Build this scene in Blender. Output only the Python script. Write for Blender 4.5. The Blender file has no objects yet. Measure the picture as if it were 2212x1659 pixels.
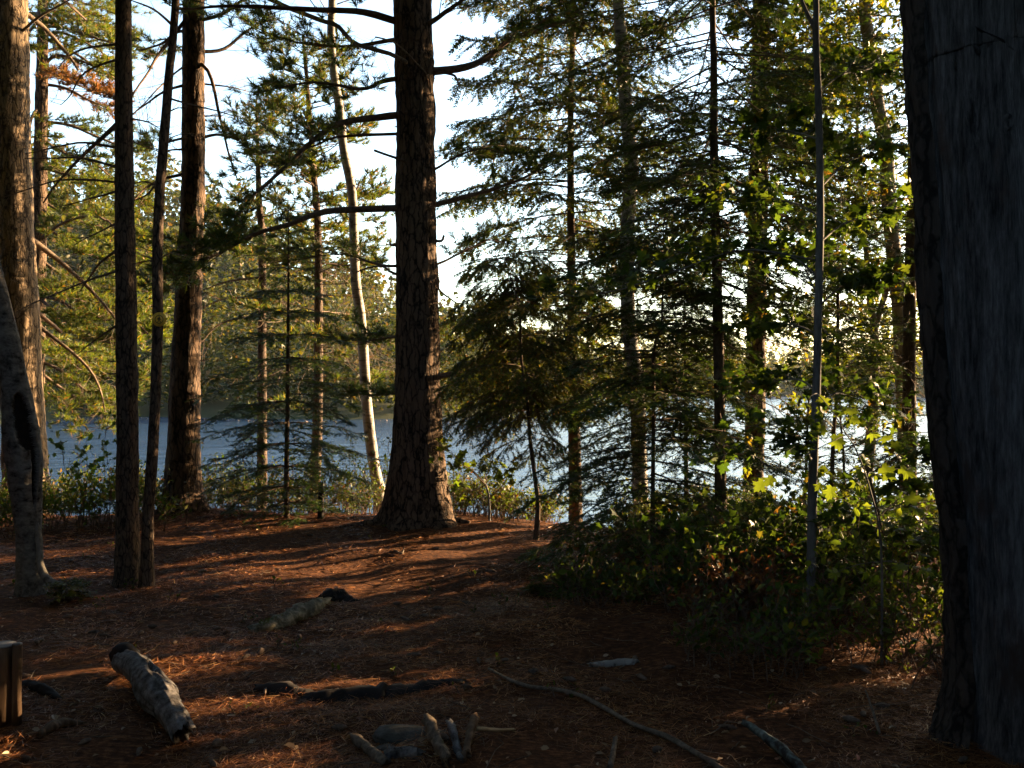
import bpy, math
import numpy as np
from mathutils import Vector

# ------------------------------------------------------------------ camera, sky, sun, exposure
sc = bpy.context.scene
COL = sc.collection
F = 1995.0                       # focal length, in units of the 2212-wide picture
UC, VC = 1106.0, 829.5
EYE = 1.6                        # camera height over the needle floor
WATER_Z = -1.6
SUN_AZ, SUN_EL = math.radians(60.0), math.radians(11.5)   # clockwise from the view axis

cam_d = bpy.data.cameras.new("camera")
cam_d.sensor_width = 36.0
cam_d.lens = 36.0 * F / 2212.0
cam_d.clip_start, cam_d.clip_end = 0.05, 3000.0
cam = bpy.data.objects.new("camera", cam_d)
COL.objects.link(cam)
cam.location = (0, 0, EYE)
cam.rotation_euler = (math.radians(90), 0, 0)
sc.camera = cam

world = bpy.data.worlds.new("World")
sc.world = world
world.use_nodes = True
wn = world.node_tree
sky = wn.nodes.new("ShaderNodeTexSky")
sky.sky_type = 'NISHITA'
sky.sun_disc = False
sky.sun_elevation, sky.sun_rotation = SUN_EL, SUN_AZ
bg = wn.nodes["Background"]
bg.inputs[1].default_value = 0.094
wn.links.new(sky.outputs[0], bg.inputs[0])

sun_d = bpy.data.lights.new("sun", 'SUN')
sun_d.energy = 5.0
sun_d.angle = math.radians(0.55)
sun_d.color = (1.0, 0.68, 0.37)
sun = bpy.data.objects.new("sun", sun_d)
COL.objects.link(sun)
sdir = Vector((math.sin(SUN_AZ) * math.cos(SUN_EL), math.cos(SUN_AZ) * math.cos(SUN_EL), math.sin(SUN_EL)))
sun.rotation_euler = sdir.to_track_quat('Z', 'Y').to_euler()
sun.location = (20, 6, 12)

vs = sc.view_settings
vs.view_transform = 'Standard'
vs.look = 'None'
vs.gamma = 1.0
vs.use_curve_mapping = False
vs.exposure = 3.0
sc.cycles.max_bounces = 5
sc.cycles.diffuse_bounces = 2
sc.cycles.transmission_bounces = 4
sc.cycles.use_denoising = True
sc.cycles.caustics_reflective = False
sc.cycles.caustics_refractive = False
sc.cycles.sample_clamp_indirect = 6.0

# ------------------------------------------------------------------ small maths
RNG = np.random.default_rng(7)


def U(a, b, n=None):
    return RNG.uniform(a, b, n)


def at(u, v, D):
    return np.array([(u - UC) / F * D, D, EYE - (v - VC) / F * D])


def unit(a):
    a = np.asarray(a, float)
    return a / np.maximum(np.linalg.norm(a, axis=-1, keepdims=True), 1e-9)


def smooth(a, b, x):
    t = np.clip((x - a) / (b - a), 0, 1)
    return t * t * (3 - 2 * t)


def vnoise(p):
    p = np.asarray(p, float)
    i = np.floor(p).astype(np.int64)
    f = p - i
    w = f * f * (3 - 2 * f)

    def h(ix, iy, iz):
        n = (ix * 374761393 + iy * 668265263 + iz * 1274126177) & 0x7fffffff
        n = ((n ^ (n >> 13)) * 1103515245 + 12345) & 0x7fffffff
        n = n ^ (n >> 16)
        return (n & 0xffff) / 65535.0
    r = 0
    for dx in (0, 1):
        for dy in (0, 1):
            for dz in (0, 1):
                wt = (w[..., 0] if dx else 1 - w[..., 0]) * (w[..., 1] if dy else 1 - w[..., 1]) * (w[..., 2] if dz else 1 - w[..., 2])
                r = r + wt * h(i[..., 0] + dx, i[..., 1] + dy, i[..., 2] + dz)
    return r * 2 - 1


def n2(x, y, s, o=0.0):
    return vnoise(np.stack([np.asarray(x) * s + o, np.asarray(y) * s + o * 1.7, np.zeros_like(np.asarray(x, float)) + o], -1))


def resample(P, n):
    """Catmull-Rom through the control points P (k, c) -> (n, c)"""
    P = np.asarray(P, float)
    k = len(P)
    if k == 2:
        t = np.linspace(0, 1, n)[:, None]
        return P[0] * (1 - t) + P[1] * t
    d = np.r_[0, np.cumsum(np.linalg.norm(np.diff(P[:, :3], axis=0), axis=1))]
    q = np.vstack([2 * P[0] - P[1], P, 2 * P[-1] - P[-2]])
    s = np.linspace(0, d[-1], n)
    i = np.clip(np.searchsorted(d, s, side='right') - 1, 0, k - 2)
    t = ((s - d[i]) / np.maximum(d[i + 1] - d[i], 1e-9))[:, None]
    a, b, c, e = q[i], q[i + 1], q[i + 2], q[i + 3]
    return 0.5 * (2 * b + (c - a) * t + (2 * a - 5 * b + 4 * c - e) * t ** 2 + (3 * b - a - 3 * c + e) * t ** 3)


# ------------------------------------------------------------------ terrain height
def ground_z(x, y):
    x = np.asarray(x, float)
    y = np.asarray(y, float)
    r = np.hypot(x, y)
    z = 0.05 * n2(x, y, 0.9, 3.1) + 0.05 * n2(x, y, 0.33, 9.2)
    z = z + 0.026 * n2(x, y, 3.1, 5.0) + 0.008 * n2(x, y, 8.0, 1.0)
    # bank down to the lake
    ye = 11.4 - 1.5 * smooth(-1.0, 1.2, x) + 0.8 * smooth(2.5, 6, x) + 0.5 * smooth(-3, -7, x) + 0.35 * n2(x, x * 0, 0.5, 4.0)
    b = (y - ye)
    z = z - 2.6 * smooth(-0.6, 8.5, b)
    z = z - 0.8 * smooth(8, 20, b)
    # side shore: the lake wraps round to the far right
    # root mound under the centre pine, and under the back pine
    z = z + 0.13 * np.exp(-(((x + 0.95) / 0.75) ** 2 + ((y - 10.0) / 0.7) ** 2))
    z = z + 0.10 * np.exp(-(((x + 3.8) / 0.55) ** 2 + ((y - 10.8) / 0.5) ** 2))
    # far shore and hills
    az = np.arctan2(x, np.maximum(y, 1.0))
    shore = 92 + 10 * np.sin(az * 9.0) - 22 * smooth(-0.40, -0.52, az) + 150 * smooth(-0.02, 0.10, az)
    f = r - shore
    hill = 2.4 * smooth(-4, 6, f) + 31 * smooth(0.02, -0.44, az) * smooth(3, 95, f) + 9.0 * smooth(20, 160, f)
    z = np.where(r > 45, np.maximum(z, -3.3) + hill * (f > -5), z)
    return z


def gz(x, y):
    return float(ground_z(np.array([x]), np.array([y]))[0])


# ------------------------------------------------------------------ mesh builders
def build(name, V, T, mat, parent=None, origin=None, smooth_shade=False, kind=None, quads=False):
    V = np.asarray(V, np.float32)
    if origin is not None:
        V = V - np.asarray(origin, np.float32)
    T = np.asarray(T, np.int32)
    me = bpy.data.meshes.new(name)
    k = T.shape[1]
    me.vertices.add(len(V))
    me.vertices.foreach_set("co", V.ravel())
    me.loops.add(T.size)
    me.loops.foreach_set("vertex_index", T.ravel())
    me.polygons.add(len(T))
    me.polygons.foreach_set("loop_start", np.arange(0, T.size, k, dtype=np.int32))
    me.polygons.foreach_set("loop_total", np.full(len(T), k, np.int32))
    if smooth_shade:
        me.polygons.foreach_set("use_smooth", np.ones(len(T), bool))
    me.materials.append(mat)
    me.update(calc_edges=True)
    o = bpy.data.objects.new(name, me)
    COL.objects.link(o)
    if parent is not None:
        o.parent = parent
    if kind:
        o["kind"] = kind
    return o


class Acc:
    """collects triangles"""
    def __init__(self):
        self.v, self.t, self.n = [], [], 0

    def add(self, V, T):
        V = np.asarray(V, np.float32).reshape(-1, 3)
        if len(V) == 0:
            return
        self.v.append(V)
        self.t.append(np.asarray(T, np.int32) + self.n)
        self.n += len(V)

    def empty(self):
        return self.n == 0

    def build(self, name, mat, parent=None, origin=None, smooth_shade=False, kind=None):
        return build(name, np.concatenate(self.v), np.concatenate(self.t), mat, parent, origin, smooth_shade, kind)


def frames(P):
    t = unit(np.gradient(P, axis=0))
    ref = np.array([0.31, 0.95, 0.05]) if abs(t[0][2]) > 0.6 else np.array([0.05, 0.1, 1.0])
    b = unit(np.cross(t, ref))
    n = np.cross(b, t)
    return t, b, n


def tube(acc, P, R, sides=8, cap=True, rough=0.0, jag=0.0):
    P = np.asarray(P, float)
    R = np.asarray(R, float)
    t, b, n = frames(P)
    a = np.linspace(0, 2 * np.pi, sides, endpoint=False)
    rr = np.repeat(R[:, None], sides, 1)
    if rough:
        q = np.stack([np.cos(a)[None] * rr * 0 + np.cos(a)[None] * 1.3 + P[:, :1] * 9, np.sin(a)[None] * 1.3 + P[:, 1:2] * 9, P[:, 2:3] * 9 + 0 * rr], -1)
        rr = rr * (1 + rough * vnoise(q) + rough * .6 * vnoise(q * 4.3))
    V = P[:, None] + rr[..., None] * (np.cos(a)[None, :, None] * b[:, None] + np.sin(a)[None, :, None] * n[:, None])
    if jag:
        V[0] -= t[0] * (RNG.uniform(-.4, 1.0, sides) * jag * R[0])[:, None]
        V[-1] += t[-1] * (RNG.uniform(-.4, 1.0, sides) * jag * R[-1])[:, None]
    k = len(P)
    i = np.arange(k - 1)[:, None] * sides
    j = np.arange(sides)[None]
    j2 = (j + 1) % sides
    A, B, C, D_ = i + j, i + j2, i + sides + j2, i + sides + j
    T = np.concatenate([np.stack([A, B, C], -1).reshape(-1, 3), np.stack([A, C, D_], -1).reshape(-1, 3)])
    V = V.reshape(-1, 3)
    if cap:
        V = np.vstack([V, P[0], P[-1]])
        j = np.arange(sides)
        T = np.vstack([T, np.stack([np.full(sides, len(V) - 2), (j + 1) % sides, j], -1),
                       np.stack([np.full(sides, len(V) - 1), (k - 1) * sides + j, (k - 1) * sides + (j + 1) % sides], -1)])
    acc.add(V, T)


def segs(acc, C, r0, r1):
    """curves C (N, K, 3) as three-sided twigs tapering from r0 to r1 (arrays of N)"""
    N, K = C.shape[:2]
    if N == 0:
        return
    r0 = np.broadcast_to(np.asarray(r0, float), (N,))
    r1 = np.broadcast_to(np.asarray(r1, float), (N,))
    t = unit(C[:, -1] - C[:, 0])
    ref = np.where(np.abs(t[:, 2:3]) > 0.8, np.array([[1., 0, 0]]), np.array([[0, 0, 1.]]))
    b = unit(np.cross(t, ref))
    n = np.cross(b, t)
    w = np.linspace(0, 1, K)[None]
    R = r0[:, None] * (1 - w) + r1[:, None] * w
    a = np.array([0, 2.094, 4.189])
    V = C[:, :, None] + R[:, :, None, None] * (np.cos(a)[None, None, :, None] * b[:, None, None] + np.sin(a)[None, None, :, None] * n[:, None, None])
    base = (np.arange(N) * K * 3)[:, None, None]
    i = (np.arange(K - 1) * 3)[None, :, None]
    j = np.arange(3)[None, None]
    j2 = (j + 1) % 3
    A, B, C2, D_ = base + i + j, base + i + j2, base + i + 3 + j2, base + i + 3 + j
    T = np.concatenate([np.stack([A, B, C2], -1).reshape(-1, 3), np.stack([A, C2, D_], -1).reshape(-1, 3)])
    acc.add(V.reshape(-1, 3), T)


def bake(acc, tmpls, pos, dirs, scale, up=None, roll=0.5):
    """place templates (V, T), local +X along dirs, local +Z towards up"""
    N = len(pos)
    if N == 0:
        return
    scale = np.broadcast_to(np.asarray(scale, float), (N,))
    x = unit(dirs)
    u0 = np.array([0, 0, 1.0]) if up is None else np.asarray(up)
    u = u0 + RNG.normal(0, roll, (N, 3))
    y = np.cross(u, x)
    y = unit(y + 1e-6)
    z = np.cross(x, y)
    M = np.stack([x, y, z], 1) * scale[:, None, None]        # rows
    pick = RNG.integers(0, len(tmpls), N)
    for k, (V, T) in enumerate(tmpls):
        m = pick == k
        c = int(m.sum())
        if not c:
            continue
        W = np.einsum('vi,nij->nvj', V, M[m]) + pos[m][:, None]
        TT = T[None] + (np.arange(c) * len(V))[:, None, None]
        acc.add(W.reshape(-1, 3), TT.reshape(-1, 3))


# ------------------------------------------------------------------ leaf templates (metres)
def tm_tuft(n, length, width, spread):
    V = []
    for i in range(n):
        th = RNG.uniform(0.10, spread)
        ph = RNG.uniform(0, 2 * np.pi)
        d = np.array([math.cos(th), math.sin(th) * math.cos(ph), math.sin(th) * math.sin(ph)])
        s = unit(np.cross(d, RNG.normal(size=3)))
        L = length * RNG.uniform(0.7, 1.1)
        o = d * 0.006 - np.array([RNG.uniform(0, 0.035), 0, 0])
        V += [o - s * width / 2, o + s * width / 2, o + d * L + np.array([0, 0, -0.10 * L])]
    return np.array(V), np.arange(3 * n).reshape(-1, 3)


def tm_spray(n, seg, length, width, up=0.25):
    V = []
    for i in range(n):
        x = seg * (i + RNG.uniform(0, 1)) / n
        sg = 1 if i % 2 else -1
        d = unit(np.array([0.55 + RNG.uniform(-.1, .1), sg * 0.8, RNG.uniform(-0.1, up)]))
        s = unit(np.cross(d, np.array([0, 0, 1.]) + RNG.normal(0, .3, 3)))
        L = length * RNG.uniform(0.75, 1.1)
        o = np.array([x, 0, 0])
        V += [o - s * width / 2, o + s * width / 2, o + d * L]
    return np.array(V), np.arange(3 * n).reshape(-1, 3)


def tm_oval(w=0.5, fold=0.12):
    V = np.array([[0, 0, 0], [.3, -w * .46, fold], [.68, -w * .42, fold], [1, 0, -.05], [.68, w * .42, fold], [.3, w * .46, fold], [.5, 0, 0]])
    T = np.array([[0, 1, 6], [1, 2, 6], [2, 3, 6], [3, 4, 6], [4, 5, 6], [5, 0, 6]])
    return V, T


def tm_quadleaf(w=0.55, fold=0.10):
    V = np.array([[0, 0, 0], [.45, -w / 2, fold], [1, 0, -.06], [.45, w / 2, fold]])
    return V, np.array([[0, 1, 2], [0, 2, 3]])


def tm_maple(curl=0.1):
    half = [(0.0, 0.0), (-0.10, 0.16), (0.02, 0.40), (0.20, 0.26), (0.30, 0.30), (0.46, 0.58), (0.52, 0.40), (0.62, 0.42), (0.56, 0.20), (0.78, 0.22), (0.80, 0.10), (1.0, 0.0)]
    pts = half + [(x, -y) for x, y in half[-2:0:-1]]
    P = np.array([[x, y, -curl * (y * y * 2.2 + max(0, x - .4) ** 2 * 1.5)] for x, y in pts])
    V = np.vstack([P, [[0.32, 0, 0.02]]])
    n = len(P)
    return V, np.array([[i, (i + 1) % n, n] for i in range(n)])


TUFT = [tm_tuft(15, 0.105, 0.0085, 1.15) for _ in range(5)]
TUFT_FAR = [tm_tuft(10, 0.13, 0.015, 1.25) for _ in range(5)]
TUFT_BIG = [tm_tuft(11, 0.28, 0.045, 1.4) for _ in range(5)]
TUFT_HUGE = [tm_tuft(5, 0.6, 0.19, 1.5) for _ in range(5)]
FIR = [tm_spray(13, 0.10, 0.030, 0.0115) for _ in range(4)]
HEM = [tm_spray(12, 0.10, 0.026, 0.0135, 0.10) for _ in range(4)]
FIR_BIG = [tm_spray(10, 0.34, 0.12, 0.045) for _ in range(4)]
MAPLE = [tm_maple(c) for c in (0.05, 0.2, 0.4)]
MAPLE_LO = []
for _c in (.1, .3):
    _p = [(0, 0), (0.0, .38), (.28, .26), (.46, .55), (.60, .24), (1, 0), (.60, -.24), (.46, -.55), (.28, -.26), (0., -.38)]
    MAPLE_LO.append((np.array([[x, y, -_c * y * y * 2] for x, y in _p]), np.array([[0, i, i + 1] for i in range(1, 9)])))
OVAL = [tm_oval(w, f) for w, f in ((.5, .1), (.6, .05), (.45, .18))]
QLEAF = [tm_quadleaf(w, f) for w, f in ((.55, .1), (.65, .04), (.5, .2))]


# ------------------------------------------------------------------ shoots, vectorised
def shoots(S, Dn, L, K=4, sag=0.0, jit=0.06):
    N = len(S)
    t = np.linspace(0, 1, K)
    P = S[:, None] + Dn[:, None] * L[:, None, None] * t[None, :, None]
    P[..., 2] += (np.broadcast_to(sag, (N,)) * L)[:, None] * t ** 2
    J = RNG.normal(0, 1, (N, K, 3)) * (L * jit)[:, None, None] * t[None, :, None]
    return P + J


def spawn(P, n, t0, t1, ang, planar=True, lift=0.0, jang=0.22):
    """n children on each curve of P (N,K,3): starts, dirs, t"""
    N, K = P.shape[:2]
    j = np.arange(n)[None]
    t = t0 + (t1 - t0) * (j + RNG.uniform(0, 1, (N, n))) / n
    x = np.clip(t, 0, 0.9999) * (K - 1)
    i = np.floor(x).astype(int)
    f = (x - i)[..., None]
    r = np.arange(N)[:, None]
    S = P[r, i] * (1 - f) + P[r, i + 1] * f
    T = unit(P[r, i + 1] - P[r, i])
    a = ang + RNG.normal(0, jang, (N, n))
    if planar:
        side = unit(np.cross(T, np.array([0, 0, 1.0])) + 1e-6)
        sg = np.where((j + RNG.integers(0, 2, (N, 1))) % 2 == 0, 1.0, -1.0)[..., None]
        side = side * sg + RNG.normal(0, 0.18, (N, n, 3)) + np.array([0, 0, lift])
    else:
        side = RNG.normal(0, 1, (N, n, 3)) + np.array([0, 0, lift])
        side = side - T * np.sum(side * T, -1, keepdims=True)
    side = unit(side)
    Dn = unit(np.cos(a)[..., None] * T + np.sin(a)[..., None] * side)
    return S.reshape(-1, 3), Dn.reshape(-1, 3), t.reshape(-1)


def points_on(P, n, t0=0.0, t1=1.0):
    N, K = P.shape[:2]
    t = t0 + (t1 - t0) * (np.arange(n)[None] + RNG.uniform(0, 1, (N, n))) / n
    x = np.clip(t, 0, 0.9999) * (K - 1)
    i = np.floor(x).astype(int)
    f = (x - i)[..., None]
    r = np.arange(N)[:, None]
    S = P[r, i] * (1 - f) + P[r, i + 1] * f
    T = unit(P[r, i + 1] - P[r, i])
    return S.reshape(-1, 3), T.reshape(-1, 3)


def pine_shoots(limb, wood, leaf, t0=0.25, sub_sp=0.095, sub_len=0.7, tw=5, tw_len=0.17, tufts=3, tmpl=None, scale=1.0, dens=1.0):
    L = float(np.sum(np.linalg.norm(np.diff(limb, axis=0), axis=1)))
    n = max(3, int(L * (1 - t0) / sub_sp))
    S, D, t = spawn(limb[None], n, t0, 1.0, 0.85, lift=0.10)
    ln = sub_len * (0.35 + 0.9 * np.sin(np.pi * (0.12 + 0.78 * (t - t0) / (1 - t0)))) * U(0.6, 1.2, n)
    C = shoots(S, D, ln, 4, sag=U(-0.05, 0.22, n), jit=0.07)
    segs(wood, C, 0.0065 * scale, 0.003)
    S2, D2, t2 = spawn(C, tw, 0.22, 1.0, 0.75, lift=0.25)
    l2 = tw_len * U(0.6, 1.3, len(S2)) * np.repeat(np.clip(ln / sub_len, .5, 1.2), tw)
    C2 = shoots(S2, D2, l2, 3, sag=U(0, 0.3, len(S2)), jit=0.06)
    segs(wood, C2[:, ::2], 0.003, 0.0018)
    p, d = points_on(C2, tufts, 0.35, 1.0)
    m = RNG.uniform(0, 1, len(p)) < dens
    bake(leaf, tmpl or TUFT, p[m], unit(d[m] + RNG.normal(0, .25, (m.sum(), 3)) + np.array([0, 0, .25])), U(.8, 1.15, m.sum()) * scale, roll=2.0)
    p, d = C[:, -1], unit(C[:, -1] - C[:, -2])
    bake(leaf, tmpl or TUFT, p, d, 1.05 * scale, roll=2.0)


def fir_shoots(limb, wood, leaf, t0=0.1, sub_sp=0.07, sub_len=0.4, tmpl=None, scale=1.0, droop=-0.12, dens=1.0, tw=5, step=0.075):
    L = float(np.sum(np.linalg.norm(np.diff(limb, axis=0), axis=1)))
    n = max(4, int(L * (1 - t0) / sub_sp))
    S, D, t = spawn(limb[None], n, t0, 1.0, 0.95, jang=0.15)
    ln = sub_len * (1.08 - 0.85 * (t - t0) / (1 - t0)) * U(0.55, 1.15, n)
    ln = ln * np.minimum(1.0, 0.5 + 1.6 * (t - t0) / (1 - t0))
    C = shoots(S, D, ln, 4, sag=droop + RNG.normal(0, 0.05, n), jit=0.04)
    segs(wood, C, 0.0035 * scale, 0.0015)
    S2, D2, t2 = spawn(C, tw, 0.2, 0.95, 0.80, jang=0.15)
    l2 = np.repeat(ln, tw) * (0.55 - 0.38 * t2) * U(0.6, 1.2, len(S2))
    C2 = shoots(S2, D2, l2, 3, sag=droop, jit=0.04)
    if scale < 1.2:
        segs(wood, C2[:, ::2], 0.0018, 0.001)
    for CC, ll in ((C, ln), (C2, l2)):
        k = np.maximum(1, np.round(ll / (step * scale))).astype(int)
        for kk in np.unique(k):
            m = k == kk
            p, d = points_on(CC[m], int(kk), 0.05, 0.95)
            q = RNG.uniform(0, 1, len(p)) < dens
            bake(leaf, tmpl or FIR, p[q], d[q], U(.85, 1.2, q.sum()) * scale, roll=0.35)
    p, d = points_on(limb[None], max(2, int(L * (1 - t0) / (step * scale))), max(t0, .25), 1.0)
    bake(leaf, tmpl or FIR, p, d, 1.1 * scale, roll=0.35)


def broad_shoots(limb, wood, leaf, tmpl, size, t0=0.3, n=8, sub_len=0.45, tw=3, leaves=4, planar=True):
    S, D, t = spawn(limb[None], n, t0, 1.0, 0.75, planar=planar, lift=0.25)
    ln = sub_len * U(.5, 1.2, n)
    C = shoots(S, D, ln, 4, sag=U(-.1, .15, n), jit=0.09)
    segs(wood, C, 0.004, 0.0016)
    S2, D2, t2 = spawn(C, tw, .25, 1., .7, planar=False)
    l2 = np.repeat(ln, tw) * U(.25, .55, len(S2))
    C2 = shoots(S2, D2, l2, 3, jit=.08)
    segs(wood, C2[:, ::2], 0.0018, 0.001)
    p, d = points_on(C2, leaves, .3, 1.)
    d = unit(d + RNG.normal(0, .7, d.shape) + np.array([0, 0, -.25]))
    bake(leaf, tmpl, p, d, size * U(.65, 1.25, len(p)), roll=0.45)


def dead_shoots(limb, wood, n=8, sub_len=0.4, t0=0.25, tw=3, r=0.004, hang=-0.1):
    S, D, t = spawn(limb[None], n, t0, 1.0, 0.8, planar=False)
    ln = sub_len * U(.3, 1.2, n)
    C = shoots(S, D, ln, 4, sag=U(hang - .15, hang + .2, n), jit=.10)
    segs(wood, C, r, r * .4)
    if tw:
        S2, D2, _ = spawn(C, tw, .2, .95, .7, planar=False)
        C2 = shoots(S2, D2, np.repeat(ln, tw) * U(.2, .55, len(S2)), 3, jit=.12)
        segs(wood, C2, r * .5, r * .28)


# ------------------------------------------------------------------ materials
def new_mat(name):
    m = bpy.data.materials.new(name)
    m.use_nodes = True
    nt = m.node_tree
    return m, nt, nt.nodes["Principled BSDF"]


def ramp(nt, fac, stops):
    r = nt.nodes.new("ShaderNodeValToRGB")
    e = r.color_ramp.elements
    while len(e) < len(stops):
        e.new(0.5)
    for k, (p, c) in enumerate(stops):
        e[k].position = p
        e[k].color = (*c, 1)
    nt.links.new(fac, r.inputs[0])
    return r.outputs[0]


def noise(nt, vec, scale, detail=4, rough=0.55):
    n = nt.nodes.new("ShaderNodeTexNoise")
    n.inputs["Scale"].default_value = scale
    n.inputs["Detail"].default_value = detail
    n.inputs["Roughness"].default_value = rough
    if vec is not None:
        nt.links.new(vec, n.inputs["Vector"])
    return n.outputs[0]


def coords(nt, sx=1, sy=1, sz=1, kind="Object"):
    tc = nt.nodes.new("ShaderNodeTexCoord")
    mp = nt.nodes.new("ShaderNodeMapping")
    mp.inputs["Scale"].default_value = (sx, sy, sz)
    nt.links.new(tc.outputs[kind], mp.inputs["Vector"])
    return mp.outputs[0]


def math_n(nt, op, a, b):
    m = nt.nodes.new("ShaderNodeMath")
    m.operation = op
    for k, x in enumerate((a, b)):
        if isinstance(x, (int, float)):
            m.inputs[k].default_value = x
        else:
            nt.links.new(x, m.inputs[k])
    return m.outputs[0]


def mixc(nt, fac, a, b, mode='MIX'):
    m = nt.nodes.new("ShaderNodeMix")
    m.data_type = 'RGBA'
    m.blend_type = mode
    for sock, x in ((m.inputs[0], fac), (m.inputs[6], a), (m.inputs[7], b)):
        if isinstance(x, (int, float)):
            sock.default_value = x
        elif isinstance(x, tuple):
            sock.default_value = (*x, 1)
        else:
            nt.links.new(x, sock)
    return m.outputs[2]


def bump(nt, bsdf, h, strength, dist):
    b = nt.nodes.new("ShaderNodeBump")
    b.inputs["Strength"].default_value = strength
    b.inputs["Distance"].default_value = dist
    nt.links.new(h, b.inputs["Height"])
    nt.links.new(b.outputs[0], bsdf.inputs["Normal"])


def leaf_mat(name, stops, trans=0.4, tint=(1.5, 1.5, 0.6), rough=0.5, clump=0.5):
    m, nt, bs = new_mat(name)
    g = nt.nodes.new("ShaderNodeNewGeometry")
    c = ramp(nt, g.outputs["Random Per Island"], stops)
    nz = noise(nt, coords(nt), 1.3, 2)
    br = ramp(nt, nz, [(0.3, (1 - clump, 1 - clump, 1 - clump * .9)), (0.7, (1 + clump * .6, 1 + clump * .5, 1.0))])
    c = mixc(nt, 1.0, c, br, 'MULTIPLY')
    nt.links.new(c, bs.inputs["Base Color"])
    bs.inputs["Roughness"].default_value = rough
    bs.inputs["Specular IOR Level"].default_value = 0.25
    tr = nt.nodes.new("ShaderNodeBsdfTranslucent")
    tcol = mixc(nt, 1.0, c, tint, 'MULTIPLY')
    nt.links.new(tcol, tr.inputs[0])
    mx = nt.nodes.new("ShaderNodeMixShader")
    mx.inputs[0].default_value = trans
    nt.links.new(bs.outputs[0], mx.inputs[1])
    nt.links.new(tr.outputs[0], mx.inputs[2])
    nt.links.new(mx.outputs[0], nt.nodes["Material Output"].inputs[0])
    return m


def bark_mat(name, dark, light, sx=9.0, sz=1.6, bstr=0.8, bdist=0.02, lichen=None, plates=0.0):
    m, nt, bs = new_mat(name)
    v = coords(nt, sx, sx, sz)
    a = noise(nt, v, 1.6, 6, 0.62)
    f = noise(nt, coords(nt, sx * 3, sx * 3, sz * 2.5), 2.0, 5, 0.65)
    h = math_n(nt, 'ADD', a, math_n(nt, 'MULTIPLY', f, 0.45))
    if plates:
        wob = nt.nodes.new("ShaderNodeVectorMath")
        wob.operation = 'MULTIPLY_ADD'
        nz = nt.nodes.new("ShaderNodeTexNoise")
        nz.inputs["Scale"].default_value = 14
        nt.links.new(coords(nt), nz.inputs["Vector"])
        nt.links.new(nz.outputs["Color"], wob.inputs[0])
        wob.inputs[1].default_value = (.9, .9, .9)
        nt.links.new(coords(nt, plates, plates, plates * .28), wob.inputs[2])
        vo = nt.nodes.new("ShaderNodeTexVoronoi")
        vo.feature = 'DISTANCE_TO_EDGE'
        vo.inputs["Scale"].default_value = 1.0
        nt.links.new(wob.outputs[0], vo.inputs["Vector"])
        crack = ramp(nt, vo.outputs["Distance"], [(0.0, (0, 0, 0)), (0.16, (1, 1, 1))])
        bw = nt.nodes.new("ShaderNodeRGBToBW")
        nt.links.new(crack, bw.inputs[0])
        h = math_n(nt, 'SUBTRACT', math_n(nt, 'ADD', h, math_n(nt, 'MULTIPLY', bw.outputs[0], 0.28)), 0.20)
    c = ramp(nt, h, [(0.52, dark), (0.68, tuple((d + l) / 2 for d, l in zip(dark, light))), (0.88, light)])
    if lichen:
        p = noise(nt, coords(nt, 3, 3, 2), 2.2, 6, 0.7)
        mk = ramp(nt, p, [(0.56, (0, 0, 0)), (0.66, (1, 1, 1))])
        c = mixc(nt, mk, c, lichen)
    nt.links.new(c, bs.inputs["Base Color"])
    bs.inputs["Roughness"].default_value = 0.9
    bs.inputs["Specular IOR Level"].default_value = 0.15
    bump(nt, bs, h, bstr, bdist)
    return m


def birch_mat(name):
    m, nt, bs = new_mat(name)
    v = coords(nt, 4, 4, 26)
    a = noise(nt, v, 1.5, 4, 0.6)
    c = ramp(nt, a, [(0.34, (0.05, 0.04, 0.035)), (0.42, (0.19, 0.165, 0.14)), (0.7, (0.31, 0.28, 0.24))])
    p = noise(nt, coords(nt, 5, 5, 4), 1.4, 5, 0.65)
    mk = ramp(nt, p, [(0.56, (0, 0, 0)), (0.63, (1, 1, 1))])
    c = mixc(nt, mk, c, (0.045, 0.035, 0.03))
    nt.links.new(c, bs.inputs["Base Color"])
    bs.inputs["Roughness"].default_value = 0.75
    bump(nt, bs, a, 0.4, 0.006)
    return m


def plain_mat(name, stops, scale=8.0, sx=1, sy=1, sz=1, rough=0.85, b=0.5, bd=0.01):
    m, nt, bs = new_mat(name)
    a = noise(nt, coords(nt, sx, sy, sz), scale, 6, 0.6)
    nt.links.new(ramp(nt, a, stops), bs.inputs["Base Color"])
    bs.inputs["Roughness"].default_value = rough
    bs.inputs["Specular IOR Level"].default_value = 0.2
    bump(nt, bs, a, b, bd)
    return m


M = {}
M['pine_bark'] = bark_mat("pine bark", (0.012, 0.009, 0.007), (0.125, 0.082, 0.054), bdist=.03, plates=17)
M['pine_bark_grey'] = bark_mat("grey pine bark", (0.025, 0.018, 0.012), (0.17, 0.12, 0.074), 11, 2.2, bdist=.03, plates=15)
M['thin_bark'] = bark_mat("young pine bark", (0.016, 0.012, 0.010), (0.12, 0.084, 0.06), 16, 6, 0.9, 0.012, plates=34)
M['spruce_bark'] = bark_mat("spruce bark", (0.018, 0.013, 0.010), (0.115, 0.078, 0.052), 20, 8, 0.7, 0.008)
M['grey_bark'] = bark_mat("smooth grey bark", (0.09, 0.08, 0.07), (0.27, 0.24, 0.20), 10, 5, 0.3, 0.004, (0.05, 0.045, 0.04))
M['maple_bark'] = bark_mat("maple sapling bark", (0.05, 0.05, 0.048), (0.15, 0.145, 0.135), 22, 5, 0.35, 0.004)
M['dark_bark'] = bark_mat("old dark bark", (0.008, 0.007, 0.006), (0.055, 0.042, 0.034), bdist=.03, plates=16)
M['birch'] = birch_mat("birch bark")
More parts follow.
